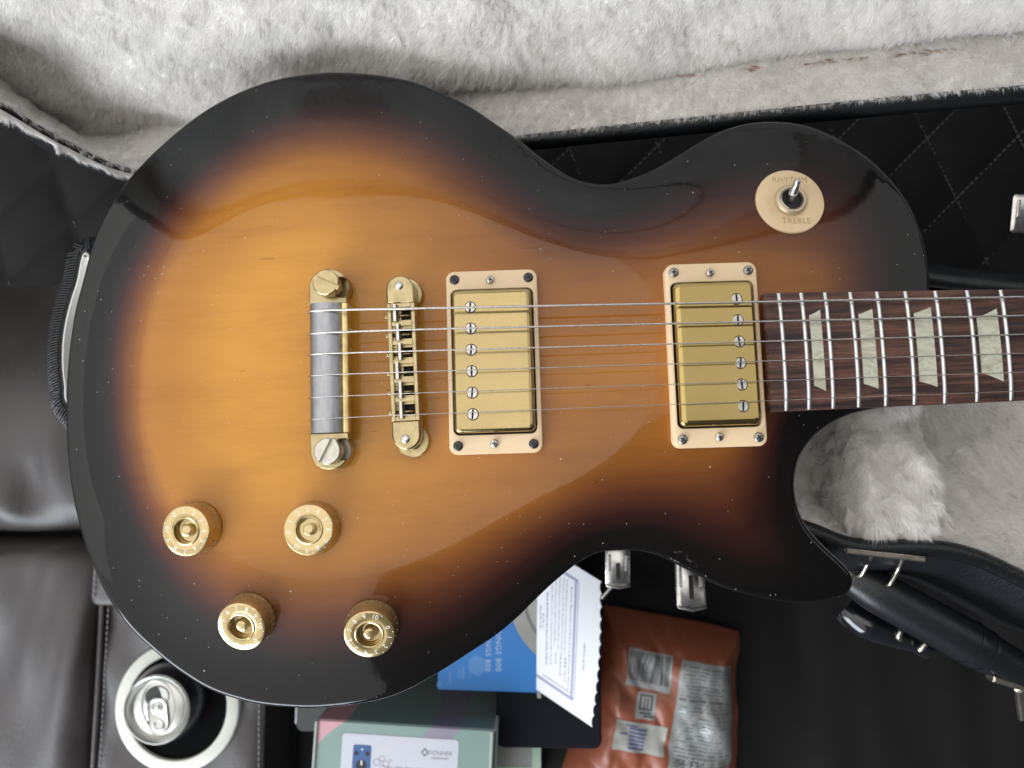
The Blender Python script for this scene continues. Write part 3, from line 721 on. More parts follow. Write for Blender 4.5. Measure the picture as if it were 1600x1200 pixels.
w1, w2, w3 = wob(31, 12, .004, .02), wob(32, 12, .012, .05), wob(33, 14, .03, .09)
def pad(u, v, depth):
    """padding of the panel: a soft roll that hangs over the wall behind the waist, slack cloth elsewhere"""
    q = np.stack([u.ravel(), v.ravel(), np.zeros(u.size)], 1)
    roll = np.exp(-((u - 190) / 140.) ** 2) * np.exp(-((depth - 14) / 22.) ** 2) * 11 + np.exp(-((u - 60) / 40.) ** 2) * np.exp(-((depth - 12) / 20.) ** 2) * 3
    return roll + 2.0 * w1(q).reshape(u.shape) + .8 * w2(q).reshape(u.shape) * np.clip(depth / 20, 0, 1) + .4 * w3(q).reshape(u.shape)
ts = np.concatenate([np.linspace(0, 1, 14), 1 + np.array([.012, .03, .05, .075, .10, .13, .165, .2, .25, .31, .38, .48, .6, .75, .9, .999])])
rows = []
for t in ts:
    if t <= 1:
        uv = rm * (1 - t) + cr * t; w = D_LID * (1 - t) ** 1.15 + 1.2 * w3(np.stack([uv[:, 0], uv[:, 1] + 37 * t, uv[:, 0] * 0], 1)) * math.sin(math.pi * t)
        rows.append(lid_pt(uv[:, 0], uv[:, 1], w))
    else:
        k = t - 1; uv = cr * (1 - k) + mid * k; depth = np.linalg.norm(uv - cr, axis=1)
        w = pad(uv[:, 0], uv[:, 1], depth); rows.append(lid_pt(uv[:, 0], uv[:, 1], w))
LP = np.stack(rows, 0)                       # (t, s, 3)
LPc = np.concatenate([LP, LP[:, :1]], 1)
mb = CMB(); a, b = LPc.shape[:2]
mb.add(LPc.reshape(-1, 3), [(i * b + j, i * b + j + 1, (i + 1) * b + j + 1, (i + 1) * b + j) for i in range(a - 1) for j in range(b - 1)])
# shell of the lid
tn = np.roll(rm, -1, 0) - np.roll(rm, 1, 0); tn /= np.linalg.norm(tn, axis=1, keepdims=True)
outn = np.stack([-tn[:, 1], tn[:, 0]], 1)
if np.mean(np.sum(outn * (rm - mid), 1)) < 0: outn = -outn
sh = CMB(); o1, o2 = rm + outn * 8, cr + outn * 9
sh.loft([[tuple(p) for p in lid_pt(q[:, 0], q[:, 1], np.full(NS, w))] for q, w in ((o1, D_LID), (o2, D_LID * .4), (o2, 0), (cr + outn * 5, -8))], False, True)
lid = sh.build('lid', M['case_black'], case)
lining = mb.build('lid_lining', M['backing'], lid, sharp=0)
rb = CMB(); rp = rm + outn * 4.6
loops = []
rimpts = lid_pt(rp[:, 0], rp[:, 1], np.full(NS, D_LID + .5))
for k in range(10):
    aa = 2 * math.pi * k / 10
    q = rp + outn * (5.6 * math.cos(aa)); loops.append(lid_pt(q[:, 0], q[:, 1], D_LID + .5 + 4.2 * math.sin(aa) + 0 * q[:, 0]))
loops.append(loops[0])
rb.add(np.array(loops).reshape(-1, 3), [(i * NS + j, i * NS + (j + 1) % NS, (i + 1) * NS + (j + 1) % NS, (i + 1) * NS + j) for i in range(10) for j in range(NS)])
rb.build('lid_rim', M['case_rim'], lid)
# hinge-side latches on the far rim of the lid
for u0, v0 in ((-30, 446), (215, 412)):
    mb = CMB(); mt = Matrix([[1, 0, 0, 0], [0, LV[1], LN[1], 0], [0, LV[2], LN[2], 0], [0, 0, 0, 1]])
    base = lid_pt(np.array(u0), np.array(v0), np.array(D_LID - 6.)); mt.translation = Vector(tuple(base))
    mb.box(-9, 9, -8, 16, -10, 9, 0, mt, 1.5); mb.build('lid_latch', M['silver'], lid)

# pile of the lid, only where the picture looks: walls lean out to the rim, panel combed along the case
dT, dS = np.gradient(LPc, axis=0), np.gradient(LPc, axis=1)
nr = np.cross(dT, dS); nr /= np.linalg.norm(nr, axis=2, keepdims=True) + 1e-9
dot = np.sum(nr * LN, axis=2); ctr = lid_pt(mid[0], mid[1], 20.); inn = np.sum(nr * (ctr - LPc), 2)
onw = (ts <= 1.0)[:, None]
nr *= np.where(onw, np.where(inn < 0, -1.0, 1.0), np.where(dot < 0, -1.0, 1.0))[..., None]
LREL = LPc - C0
def keep_lid(p):
    q = p + C0 - LO; u, v = q @ LU, q @ LV
    return (u > -160) & (u < 505) & (v < 122)
wgt = np.ones((a - 1, b - 1))
vmid = (LPc[:-1, :-1] - LO) @ LV; umid = (LPc[:-1, :-1] - LO) @ LU
wgt *= ((vmid < 128) & (umid > -165) & (umid < 515)) * 1.0
pt, nn = scatter(LREL, nr, 300000, 5, keep_lid, wgt)
q = pt + C0 - LO; wv = q @ LN; onwall = np.clip((wv - 6) / 14, 0, 1)[:, None]
comb = onwall * (LN * .9 + LU * -.25 + -LV * .1) + (1 - onwall) * (-LU * .55 - LV * .8)
comb /= np.linalg.norm(comb, axis=1, keepdims=True)
fur('lid_pile', pt, nn, comb, 4.6, .27, M['plush'], lid, 11, 1.3, .45)
# a longer fringe where the cloth ends at the rim
r_ = np.random.default_rng(3); n_ = 40000; ss = r_.uniform(0, NS, n_); i0 = ss.astype(int) % NS; i1 = (i0 + 1) % NS; f_ = (ss - ss.astype(int))[:, None]
fp = LP[0][i0] * (1 - f_) + LP[0][i1] * f_ ; uu_ = (fp - LO) @ LU; sel = keep_lid(fp - C0) & (uu_ < 25); fp = fp[sel] + LN * 2.5 + LV * 1.0 - C0
fnorm = np.tile(LV * .55 + LN * .8, (len(fp), 1)); fnorm /= np.linalg.norm(fnorm, axis=1, keepdims=True)
fcomb = np.tile(LN * .3 - LV * .75 + LU * .3, (len(fp), 1)); fcomb /= np.linalg.norm(fcomb, axis=1, keepdims=True)
fur('lid_fringe', fp, fnorm, fcomb, 5.2, .27, M['plush'], lid, 23, .9, .3)
# brown glue showing in the fold
gl = CMB(); r_ = np.random.default_rng(9)
for u0, ln in ((-56, 20), (352, 32), (398, 36), (240, 14), (210, 8), (285, 10), (322, 9)):
    for k in range(int(ln / 2)):
        uu = u0 + k * 2 + r_.uniform(-1, 1); vv = np.interp(uu, [-97, -37, 40, 90, 150, 208, 264, 369, 466], [-6, 2, 16, 30, 40, 46, 48, 58, 69]) + r_.normal(0, .8)
        c = lid_pt(np.array(uu), np.array(vv + 1.5), np.array(7.5 + r_.uniform(0, 3)))
        d = LU * r_.uniform(2, 4) + LV * r_.normal(0, .8); e = (LV + LN) * .5 * r_.uniform(.6, 1.5)
        gl.add([c - d, c + d * .2 - e, c + d, c - d * .1 + e, c + LN * 1.2], [(0, 1, 4), (1, 2, 4), (2, 3, 4), (3, 0, 4)])
gl.build('glue_marks', M['glue'], lid)['kind'] = 'stuff'

# ---- case bottom
OUT = [tuple(P(x, y, -45)[:2]) for x, y in ((142, 392), (120, 445), (104, 500), (98, 550), (101, 602), (116, 648))]
OUT += [(-214, -22), (-150, -58), (-50, -66), (30, -36), (100, -28), tuple(P(1255, 822, -45)[:2]), tuple(P(1335, 850, -45)[:2]), tuple(P(1450, 853, -45)[:2]), tuple(P(1520, 866, -45)[:2]), tuple(P(1600, 902, -45)[:2]), (300, -86), (380, -95), (430, -90),
        (432, 60), (400, 84), (300, 86), (230, 92), (150, 105), (60, 95), (-60, 120), (-160, 110), (-225, 82)]
outl = resample(catmull(OUT, 6, True), 3.0, True)
def offset(pl, d):
    return np.array(inset([tuple(p) for p in pl], -d))
sb = CMB(); zz = ((0, -45), (7, -52), (15, -72), (19, -100), (17, -132), (10, -150))
sb.loft([[(x, y, z) for x, y in offset(outl, d + 4)] for d, z in zz], False, True)
shell = sb.build('case_shell', M['case_black'], case)
rimb = CMB(); n_o = len(outl); loops = []
for k in range(10):
    aa = 2 * math.pi * k / 10; q = offset(outl, 1.2 + 4.6 * math.cos(aa)); loops.append(np.column_stack([q, np.full(n_o, -44.5 + 3.6 * math.sin(aa))]))
loops.append(loops[0])
rimb.add(np.array(loops).reshape(-1, 3), [(i * n_o + j, i * n_o + (j + 1) % n_o, (i + 1) * n_o + (j + 1) % n_o, (i + 1) * n_o + j) for i in range(10) for j in range(n_o)])
# braided welt on the rim
welt = CMB(); q = offset(outl, 4.6); m_ = len(q)
for i in range(0, m_):
    p0, p1 = q[i], q[(i + 1) % m_]; t = (p1 - p0) / np.linalg.norm(p1 - p0); nrm2 = np.array([t[1], -t[0]])
    for off in (0, 1.5):
        c = p0 + t * off; A_ = np.array([*(c - nrm2 * 5.2), -40.4]); B_ = np.array([*(c + nrm2 * 2.4 + t * 1.6), -42.6])
        if c[0] < -215: welt.tube([A_, (A_ + B_) / 2 + [0, 0, .7], B_], .62, 5)
rim_o = rimb.build('case_rim', M['case_rim'], shell)
welt.build('rim_welt', M['case_rim'], shell)['kind'] = 'stuff'
# lining of the neck bay: floor, raised neck rest, padded side
def bay(X, Y):
    q = np.stack([X.ravel(), Y.ravel()], 1); d = np.where(inside(q, outl), seg_dist(q, outl), -seg_dist(q, outl)).reshape(X.shape)
    s = lambda a, x: 1 / (1 + np.exp(-x / a))
    wallw = np.where(X > 216, 24, 13.0)
    wall = 44 * np.exp(-(np.maximum(d, 0) / wallw) ** 2)
    z = -96 + wall
    block = s(1.6, X - 172.5) * s(2.2, 214 + 6 * np.exp(-((Y + 22) / 26.) ** 2) - X) * (50 + 5 * np.exp(-((Y + 18) / 24.) ** 2) - 6 * np.exp(-((Y - 14) / 9.) ** 2))
    z = np.maximum(z, -96 + block * s(2.5, Y + 52.0))
    q3 = np.stack([X.ravel(), Y.ravel(), np.zeros(X.size)], 1)
    z = z + 1.0 * w2(q3).reshape(X.shape) + .8 * w3(q3).reshape(X.shape)
    return X, Y, z
us, vs_ = np.arange(92, 430, 2.0), np.arange(-100, 86, 2.0)
pB, fB, nB = grid_surface(bay, us, vs_)
flat = pB.reshape(-1, 3); ok = (inside(flat[:, :2], outl) | (seg_dist(flat[:, :2], outl) < 2))
mb = CMB(); mb.add(flat, [f for f in fB if all(ok[i] for i in f)]); mb.build('case_lining', M['backing'], shell, sharp=0)
nB *= np.sign(nB[..., 2:3])
def keep_bay(p):
    w = p[:, :2] + C0[:2]
    return (inside(w, outl)) & (w[:, 0] > 128) & (w[:, 0] < 300) & (w[:, 1] < 42)
wq = ((pB[:-1, :-1, 0] > 126) & (pB[:-1, :-1, 0] < 302) & (pB[:-1, :-1, 1] < 44)) * 1.0
pt, nn = scatter(pB - C0, nB, 180000, 15, keep_bay, wq)
wx = pt + C0; fl_ = np.clip((wx[:, 2] + 75) / 20, 0, 1)[:, None]
comb = np.tile([.15, -.9, 0.], (len(pt), 1)) * fl_ + np.tile([.5, -.5, 0.], (len(pt), 1)) * (1 - fl_); comb /= np.linalg.norm(comb, axis=1, keepdims=True)
fur('case_pile', pt, nn, comb, 4.8, .27, M['plush'], shell, 31, 1.15, .5)
# shaggy end of the neck rest hanging over the rim
r_ = np.random.default_rng(4); n_ = 12000; fx = r_.uniform(170, 222, n_); fy = np.interp(fx, [168, 180, 196, 212, 224], [-36, -42, -44, -42, -37]) + r_.uniform(-3, 7, n_)
fz = bay(fx[:, None], fy[:, None])[2][:, 0] + r_.uniform(-6, 0, n_); fp = np.column_stack([fx, fy, np.maximum(fz, -52)]) - C0
fn = np.tile([0, -.5, .85], (n_, 1)); fc = np.column_stack([(fx - 196) / 60, np.full(n_, -.95), np.full(n_, -.1)]); fc /= np.linalg.norm(fc, axis=1, keepdims=True)
fur('rest_fringe', fp, fn, fc, 6.5, .24, M['plush'], shell, 37, .9, .4)

# sliver of lining along the tail rim
mb = CMB(); q0, q1 = offset(outl, .5), offset(outl, -14); loops = [np.column_stack([q0, np.full(n_o, -43)]), np.column_stack([offset(outl, -3), np.full(n_o, -41.2)]), np.column_stack([q1, np.full(n_o, -60)])]
mb.add(np.array(loops).reshape(-1, 3), [(i * n_o + j, i * n_o + (j + 1) % n_o, (i + 1) * n_o + (j + 1) % n_o, (i + 1) * n_o + j) for i in range(2) for j in range(n_o)
       if outl[j][0] < -215]); mb.build('tail_lining', M['backing'], shell)

# ---- handle and metal fittings
mb = CMB(); hp = [P(1300, 884, -78), P(1330, 900, -74), P(1365, 921, -72), P(1420, 952, -71), P(1500, 996, -70), P(1560, 1030, -70), P(1640, 1078, -72), P(1680, 1102, -76)]
hp = catmull(hp, 5); rr = np.interp(np.linspace(0, 1, len(hp)), [0, .08, .16, .3, .62, .7, .95, 1], [8.5, 9.5, 10.6, 12.2, 12.6, 11.2, 10.5, 7])
mb.tube(hp, rr, 18); handle = mb.build('handle', M['handle'], case)
for k_, px in ((.17, 0), (.62, 0), (.665, 0)):
    i = int(k_ * (len(hp) - 1)); mb = CMB(); c = hp[i]; d = hp[i + 1] - hp[i - 1]; d /= np.linalg.norm(d)
    mb.tube([c - d * .9, c + d * .9], rr[i] + .45, 18); mb.build('handle_seam', simple('grey_seam', (.045, .045, .05), .5) if k_ == .17 else M['handle'], handle)
def plate_between(a, b, width, thick, mat, name, parent):
    a, b = np.asarray(a, float), np.asarray(b, float); d = b - a; Ln = np.linalg.norm(d); d /= Ln
    sd = np.cross([0, 0, 1.], d); sd /= np.linalg.norm(sd); n3 = np.cross(d, sd)
    mt = Matrix(((d[0], sd[0], n3[0], a[0]), (d[1], sd[1], n3[1], a[1]), (d[2], sd[2], n3[2], a[2]), (0, 0, 0, 1)))
    m_ = CMB(); m_.box(0, Ln, -width / 2, width / 2, -thick / 2, thick / 2, 0, mt, min(width, thick) * .25); return m_.build(name, mat, parent)
brass = simple('warm_nickel', (.62, .56, .47), .3, 1., var=.2, vscale=120)
plate_between(P(1318, 859, -44), P(1442, 873, -44), 3.0, 7.0, brass, 'handle_plate', case)
def loop_wire(pts, r, name='handle_loop'):
    m_ = CMB(); m_.tube(catmull(pts, 4), r, 10); m_.build(name, brass, case)
loop_wire([P(1362, 866, -46), P(1356, 880, -54), P(1347, 897, -58), P(1340, 900, -62), P(1334, 892, -70)], 1.25)
loop_wire([P(1411, 871, -46), P(1403, 890, -54), P(1391, 912, -57), P(1385, 913, -62), P(1381, 906, -70)], 1.25)
plate_between(P(1546, 1058, -66), P(1612, 1077, -66), 3.4, 8.0, brass, 'handle_plate', case)
plate_between(P(1596, 1074, -64), P(1602, 1120, -80), 8, 3.4, brass, 'strap_hook', case)
# shoulder strap end
mb = CMB(); sp_ = catmull([P(1322, 950, -112), P(1345, 968, -108), P(1385, 985, -106), P(1420, 998, -108), P(1445, 1010, -112)], 5)
mb.tube(sp_, np.interp(np.linspace(0, 1, len(sp_)), [0, .3, .6, .8, 1], [9, 10.5, 9.0, 7.5, 7.5]), 16); strap = mb.build('strap_end', simple('glossy_strap', (.008, .009, .012), .16, coat=.6), case)
loop_wire([P(1412, 979, -98), P(1407, 986, -96), P(1404, 996, -97), P(1408, 1002, -102)], 1.7, 'strap_ring')
loop_wire([P(1450, 998, -98), P(1444, 1008, -97), P(1437, 1016, -99)], 1.7, 'strap_ring')
# latches hanging open below the waist
def latch(px, py, z, w, h, tilt, name, lip=True):
    c = P(px, py, z); m_ = CMB(); mt = Matrix.Translation(Vector(tuple(c))) @ Matrix.Rotation(math.radians(tilt), 4, 'X')
    L0 = lambda d, zz: [(x, y, zz) for x, y in rrect(w - 2 * d, h - 2 * d, 2.0, 3)]
    m_.loft([L0(0, 0), L0(0, 1.6), L0(1.2, 2.6)], mat=mt)
    m_.box(-1.3, 1.3, -h * .32, h * .12, 2.0, 3.0, 1, mt); pass
    m_.box(-w * .40, -w * .30, -h * .1, h * .34, 2.4, 3.5, 0, mt, .4); m_.box(w * .28, w * .40, -h * .1, h * .34, 2.4, 3.5, 0, mt, .4)
    if lip: m_.tube([mt @ Vector((-w * .48, -h * .47, 2.2)), mt @ Vector((0, -h * .52, 3.4)), mt @ Vector((w * .48, -h * .47, 2.2))], 1.0, 8)
    return m_.build(name, [M['silver'], M['dark']], case)
latch(965, 885, -112, 15.5, 24, 6, 'latch'); latch(1078, 909, -96, 17.5, 31, -8, 'latch')
m_ = CMB(); m_.tube([P(960, 912, -114), P(940, 935, -118)], 1.2, 8); m_.build('latch_rod', M['silver'], case)
latch(1603, 334, -58, 18, 22, 14, 'hinge', False)

# ================================================================== SOFA
sofa = empty('leather_sofa', (-320, -100, -380)); S0 = np.array([-320., -100, -380])
tag(sofa, 'dark brown leather sofa with quilted back and a cup-holder console under the guitar case', 'sofa')
class SMB(MB):
    def build(s, name, mats, parent, **kw):
        s.v = [tuple(np.array(p) - S0) for p in s.v]; return super().build(name, mats, parent, **kw)
# quilted back
QZ = -150.0; qA, qB, qD = P(1455.6, 211, QZ)[:2], P(1501.8, 306, QZ)[:2], P(1600, 207, QZ)[:2]
e1, e2 = qB - qA, qD - qB; Mi = np.linalg.inv(np.stack([e1, e2], 1))
def quilt(X, Y):
    q = np.stack([X.ravel() - qA[0], Y.ravel() - qA[1]], 0); ab = Mi @ q
    puff = (np.abs(np.sin(np.pi * ab[0])) * np.abs(np.sin(np.pi * ab[1]))) ** .45
    q3 = np.stack([X.ravel(), Y.ravel(), 0 * X.ravel()], 1)
    return X, Y, (QZ - 7 + 7 * puff + .8 * w1(q3)).reshape(X.shape)
pq, fq, nq = grid_surface(quilt, np.arange(-480, 480, 4.0), np.arange(30, 420, 4.0))
okq = ~((pq[..., 0] < -205) & (pq[..., 1] < 120)).ravel()
mb = SMB(); mb.add(pq.reshape(-1, 3), [f for f in fq if all(okq[i] for i in f)]); qb = mb.build('back_cushion', M['quilt'], sofa, sharp=0)
st = SMB()
for fam in (0, 1):
    ea, eb = (e1, e2) if fam == 0 else (e2, e1)
    for k in range(-16, 17):
        for j in np.arange(-9, 9, .075):
            p = qA + eb * k + ea * j
            if not (-470 < p[0] < 470 and 40 < p[1] < 410) or (p[0] < -200 and p[1] < 124): continue
            q = p + ea * .048
            st.tube([(p[0], p[1], QZ - 6.2), ((p + q)[0] / 2, (p + q)[1] / 2, QZ - 5.4), (q[0], q[1], QZ - 6.2)], .42, 4)
st.build('quilt_stitching', M['thread'], qb)['kind'] = 'stuff'
# seat cushions by the tail end
def cushion(name, x0, x1, y0, y1, z, seed, amp, rad, mat, fold=None):
    g1, g2 = wob(seed, 10, .003, .010), wob(seed + 1, 10, .008, .02)
    def fn(U, V):
        X = x0 + (x1 - x0) * U; Y = y0 + (y1 - y0) * V
        dx = np.minimum(X - x0, x1 - X); dy = np.minimum(Y - y0, y1 - Y); q3 = np.stack([X.ravel() * 1.6, Y.ravel() * .6, 0 * X.ravel()], 1)
        e = lambda d: -rad * (1 - np.sqrt(np.clip(1 - (1 - np.clip(d / rad, 0, 1)) ** 2, 0, 1)))
        Z = z + e(dx) + e(dy) + amp * g1(q3).reshape(X.shape) + amp * .35 * g2(q3).reshape(X.shape)
        if fold is not None: Z = Z + fold(X, Y)
        return X, Y, Z
    k = lambda n: np.unique(np.concatenate([np.linspace(0, .12, 14), np.linspace(.12, .88, n), np.linspace(.88, 1, 14)]))
    p, f, n_ = grid_surface(fn, k(60), k(60)); mb = SMB(); mb.add(p.reshape(-1, 3), f)
    # skirt down to the frame
    a_, b_ = p.shape[:2]; edge = [p[i, 0] for i in range(a_)] + [p[-1, j] for j in range(1, b_)] + [p[i, -1] for i in range(a_ - 2, -1, -1)] + [p[0, j] for j in range(b_ - 2, 0, -1)]
    mb.loft([[tuple(q) for q in edge], [(q[0], q[1], -380.) for q in edge]], False, False, smooth=True)
    return mb.build(name, mat, sofa, sharp=0)
def folds_up(X, Y):
    return -55 * (np.clip(Y + 5, 0, None) / 160) ** 1.6 + 3.2 * np.sin((X * .10 + Y * .045)) * np.exp(-((Y + 45) / 34.) ** 2)
cushion('seat_cushion', -640, -200, -72, 230, -262, 51, 4.5, 30, M['leather'], folds_up)
cushion('seat_cushion', -640, -386, -340, -78, -268, 61, 4.0, 26, M['leather'])
cushion('seat_cushion', -232, 520, -420, 60, -330, 71, 3.0, 20, M['seat'])
# console with the cup holder
CUP = P(278, 1104, -277)
cx0, cx1, cy0, cy1, CZ = -384.0, -236.0, -400.0, -116.0, -278.0
ring_n = 72; circ = [(CUP[0] + 49 * math.cos(2 * math.pi * k / ring_n), CUP[1] + 49 * math.sin(2 * math.pi * k / ring_n)) for k in range(ring_n)]
outer = rrect(cx1 - cx0, cy1 - cy0, 9, 6, (cx0 + cx1) / 2, (cy0 + cy1) / 2); outer_r = resample(outer, 6.0, True)
gp = np.array([(x, y) for x in np.arange(cx0 + 5, cx1 - 4, 6) for y in np.arange(cy0 + 5, cy1 - 4, 6)])
gp = gp[(np.linalg.norm(gp - CUP[:2], axis=1) > 52) & inside(gp, outer_r) & (seg_dist(gp, outer_r) > 3)]
no = len(outer_r); pts = [Vector(p) for p in outer_r] + [Vector(p) for p in circ] + [Vector(p) for p in gp]
edges = [(i, (i + 1) % no) for i in range(no)] + [(no + i, no + (i + 1) % ring_n) for i in range(ring_n)]
vs, es, fs, ov, oe, of = delaunay_2d_cdt(pts, edges, [], 1, 1e-5)
v2 = np.array([tuple(v) for v in vs]); g3 = wob(81, 10, .006, .02)
zc = CZ + 1.5 * g3(np.column_stack([v2, np.zeros(len(v2))])) - 5 * np.exp(-seg_dist(v2, outer_r) / 5.0) - 1.5 * np.exp(-np.abs(np.linalg.norm(v2 - CUP[:2], axis=1) - 49) / 6)
fs = [f for f in fs if np.linalg.norm(np.mean([v2[i] for i in f], 0) - CUP[:2]) > 48.5]
mb = SMB(); mb.add(np.column_stack([v2, zc]), [tuple(f) for f in fs])
mb.loft([[(x, y, CZ - 4.5) for x, y in outer_r], [(x, y, -380.) for x, y in outer_r]], False, False)
console = mb.build('console', M['leather'], sofa, sharp=60)
mb = SMB(); mb.lathe([(44, 82), (44, 2), (43.5, 0)][::-1], 64, cap0=False, cap1=True, mat=Matrix.Translation(Vector((CUP[0], CUP[1], CZ - 81)))); mb.build('cup_well', simple('well_black', (.003, .003, .003), .9, spec=.05), console)
mb = SMB(); mb.lathe([(43.6, -8), (43.6, 2.6), (44.2, 3.6), (52.6, 3.8), (54.0, 3.0), (54.4, 1.4), (54.4, -3)], 72, cap0=False, cap1=False, mat=Matrix.Translation(Vector((CUP[0], CUP[1], CZ))))
mb.build('cup_holder_ring', simple('ivory_plastic', (.62, .62, .54), .35, var=.08, vscale=30, coat=.2), console, sharp=35)
def stitch_line(pts, mat, step=5.0, r=.55, lenf=.62, parent=None, name='stitching'):
    p = resample(np.array(pts, float), step); m_ = SMB()
    for a_, b_ in zip(p[:-1], p[1:]):
        e_ = a_ + (b_ - a_) * lenf; m_.tube([a_, (a_ + e_) / 2 + [0, 0, .5], e_], r, 5)
    o = m_.build(name, mat, parent or sofa); o['kind'] = 'stuff'; return o
stitch_line([(cx0 + 7, cy1 - 6, CZ - .3), (cx0 + 7, cy0, CZ - .3)], M['thread_pale'], parent=console)
stitch_line([P(405, 1090, CZ + .5), P(404, 1230, CZ + .5)], M['thread_pale'], parent=console)
mb = SMB(); mb.tube(catmull([(cx0 + 1, cy1 - 4, CZ - 1.0), (cx0 + 1.5, cy1 - 90, CZ - .6), (cx0 + .5, cy0, CZ - 1)], 8), 2.6, 10); mb.build('piping', M['leather'], console)
mb = SMB(); fl0 = P(142, 880, -258); fl1 = P(215, 948, -258)
L0 = lambda d, z: [(x, y, z) for x, y in rrect(fl1[0] - fl0[0] - 2 * d, fl0[1] - fl1[1] - 2 * d + 30, 7, 5, (fl0[0] + fl1[0]) / 2, (fl0[1] + fl1[1]) / 2 + 15)]
mb.loft([L0(0, -300), L0(0, -262), L0(1.5, -259), L0(4, -257.6)]); flap = mb.build('arm_flap', M['leather'], sofa)
stitch_line([(fl0[0] + 5, fl1[1] + 8, -256.9), (fl0[0] + 5, fl0[1] + 25, -256.9)], M['thread_pale'], parent=flap)

# ================================================================== DRINK CAN in the cup holder
CAN = np.array([*P(243, 1110, -250)[:2], -250.0])
can = empty('drink_can', (CAN[0], CAN[1], -358)); tag(can, 'opened black drink can with pink print standing in the cup holder', 'can')
H_ = 108.0
mb = MB(); mb.lathe([(24, .2), (26, 0), (30, 4), (33, 10), (33, 84), (32.6, 88), (30.5, 95), (28.2, 101), (26.8, 104), (26.8, 106)], 64, cap1=False); mb.build('can_body', simple('black_can_paint', (.010, .010, .016), .32, .3, coat=.4), can, sharp=50)
ali = simple('aluminium', (.56, .56, .53), .3, 1., var=.06, vscale=90)
mb = MB(); mb.lathe([(26.8, 104.5), (27.3, 106), (27.3, 107.2), (26.7, 107.9), (25.9, 107.6), (25.3, 106.2), (24.2, 102.2), (23.2, 101.5), (22.4, 102.2), (21.6, 103.4), (21.0, 103.7), (.1, 103.7)], 64, cap0=False)
mb.lathe([(27.3, 106.9), (27.75, 106.9), (27.75, 105.8), (27.3, 105.5)], 64, cap0=False, cap1=False)
top = mb.build('can_lid', ali, can, sharp=50)
# pressed teardrop, opened mouth and pull tab
ang = math.radians(8)
def tear(k, z):
    out = []; k = k * .98
    for i in range(40):
        a = 2 * math.pi * i / 40; out.append((11.5 * k * math.cos(a) * (1 - .16 * (math.sin(a) < 0) * abs(math.sin(a))), 17.5 * k * math.sin(a), z))
    return out
mb = MB(); R8 = Matrix.Rotation(ang, 4, 'Z') @ Matrix.Diagonal((1.22, 1.22, 1, 1)) @ Matrix.Translation((0, 1.0, 0)); mb.loft([tear(1.06, 103.72), tear(1.03, 104.5), tear(.99, 104.5), tear(.96, 103.9)], False, False, mat=R8); mb.build('panel_bead', ali, top)
mouth = [(8.6 * math.cos(a), 7.2 + 7.0 * math.sin(a)) for a in np.linspace(0, 2 * math.pi, 28)[:-1]]
mb = MB(); mb.prism(mouth, 103.0, 103.86, mat=R8); mb.build('mouth', M['dark'], top)
fl_p = [(1.5, 13.2), (4.6, 12.4), (7.2, 10.0), (8.0, 6.5), (6.4, 2.6), (2.8, 2.2), (3.4, 6.0), (2.8, 9.6)]
mb = MB(); mb.loft([[(x, y, 103.9) for x, y in fl_p], [(x, y, 104.15) for x, y in fl_p]], smooth=False, mat=R8); mb.build('mouth_flap', ali, top)
tabo = [(x, y - 6) for x, y in rrect(14, 24, 6.6, 7)]
def ringloop(k, z, ky=None): return [(x * k, (y + 6) * (ky or k) - 6, z) for x, y in tabo]
mb = MB(); mb.loft([ringloop(1, 104.2), ringloop(1.03, 105.0), ringloop(.95, 105.7), ringloop(.86, 105.2)], True, True, mat=R8)
for yy, rr_ in ((-.2, 4.0), (-11.6, 3.9)):
    mb.lathe([(rr_, 105.0), (rr_, 105.9), (rr_ - .8, 106.2), (rr_ - 1.3, 105.5)], 24, cap0=False, cap1=False, mat=R8 @ Matrix.Translation((0, yy, 0)))
mb.lathe([(1.9, 105.2), (1.9, 106.2), (1.2, 106.7), (.1, 106.7)], 18, mat=R8 @ Matrix.Translation((0, -.4, 0))); mb.build('pull_tab', ali, top, sharp=45)
def can_patch(a0, a1, z0, z1, mb, r=33.12):
    k = max(2, int(abs(a1 - a0) / 6)); aa = [math.radians(a0 + (a1 - a0) * i / k) for i in range(k + 1)]
    mb.loft([[(r * math.cos(a), r * math.sin(a), z0) for a in aa], [(r * math.cos(a), r * math.sin(a), z1) for a in aa]], False, False, closed=False)
mb = MB(); r_ = np.random.default_rng(12)
for zt in (78, 73, 68, 60, 56):
    a = 18.0
    while a < 74:
        w_ = r_.uniform(1.2, 4.5); can_patch(a, a + w_, zt, zt + 2.3, mb); a += w_ + r_.uniform(.6, 1.8)
mb.build('small_print', simple('grey_can_print', (.20, .20, .22), .5), can)['kind'] = 'stuff'
pk_m = simple('pink_can_print', (.36, .02, .07), .4)
for q_ in ((-32, -8, 66, 82), (118, 140, 72, 84), (-4, 14, 40, 52)): mb = MB(); can_patch(*q_, mb); mb.build('pink_print', pk_m, can)
mb = MB(); can_patch(84, 104, 66, 74, mb); mb.build('grey_print', simple('pale_can_print', (.22, .24, .24), .5), can)

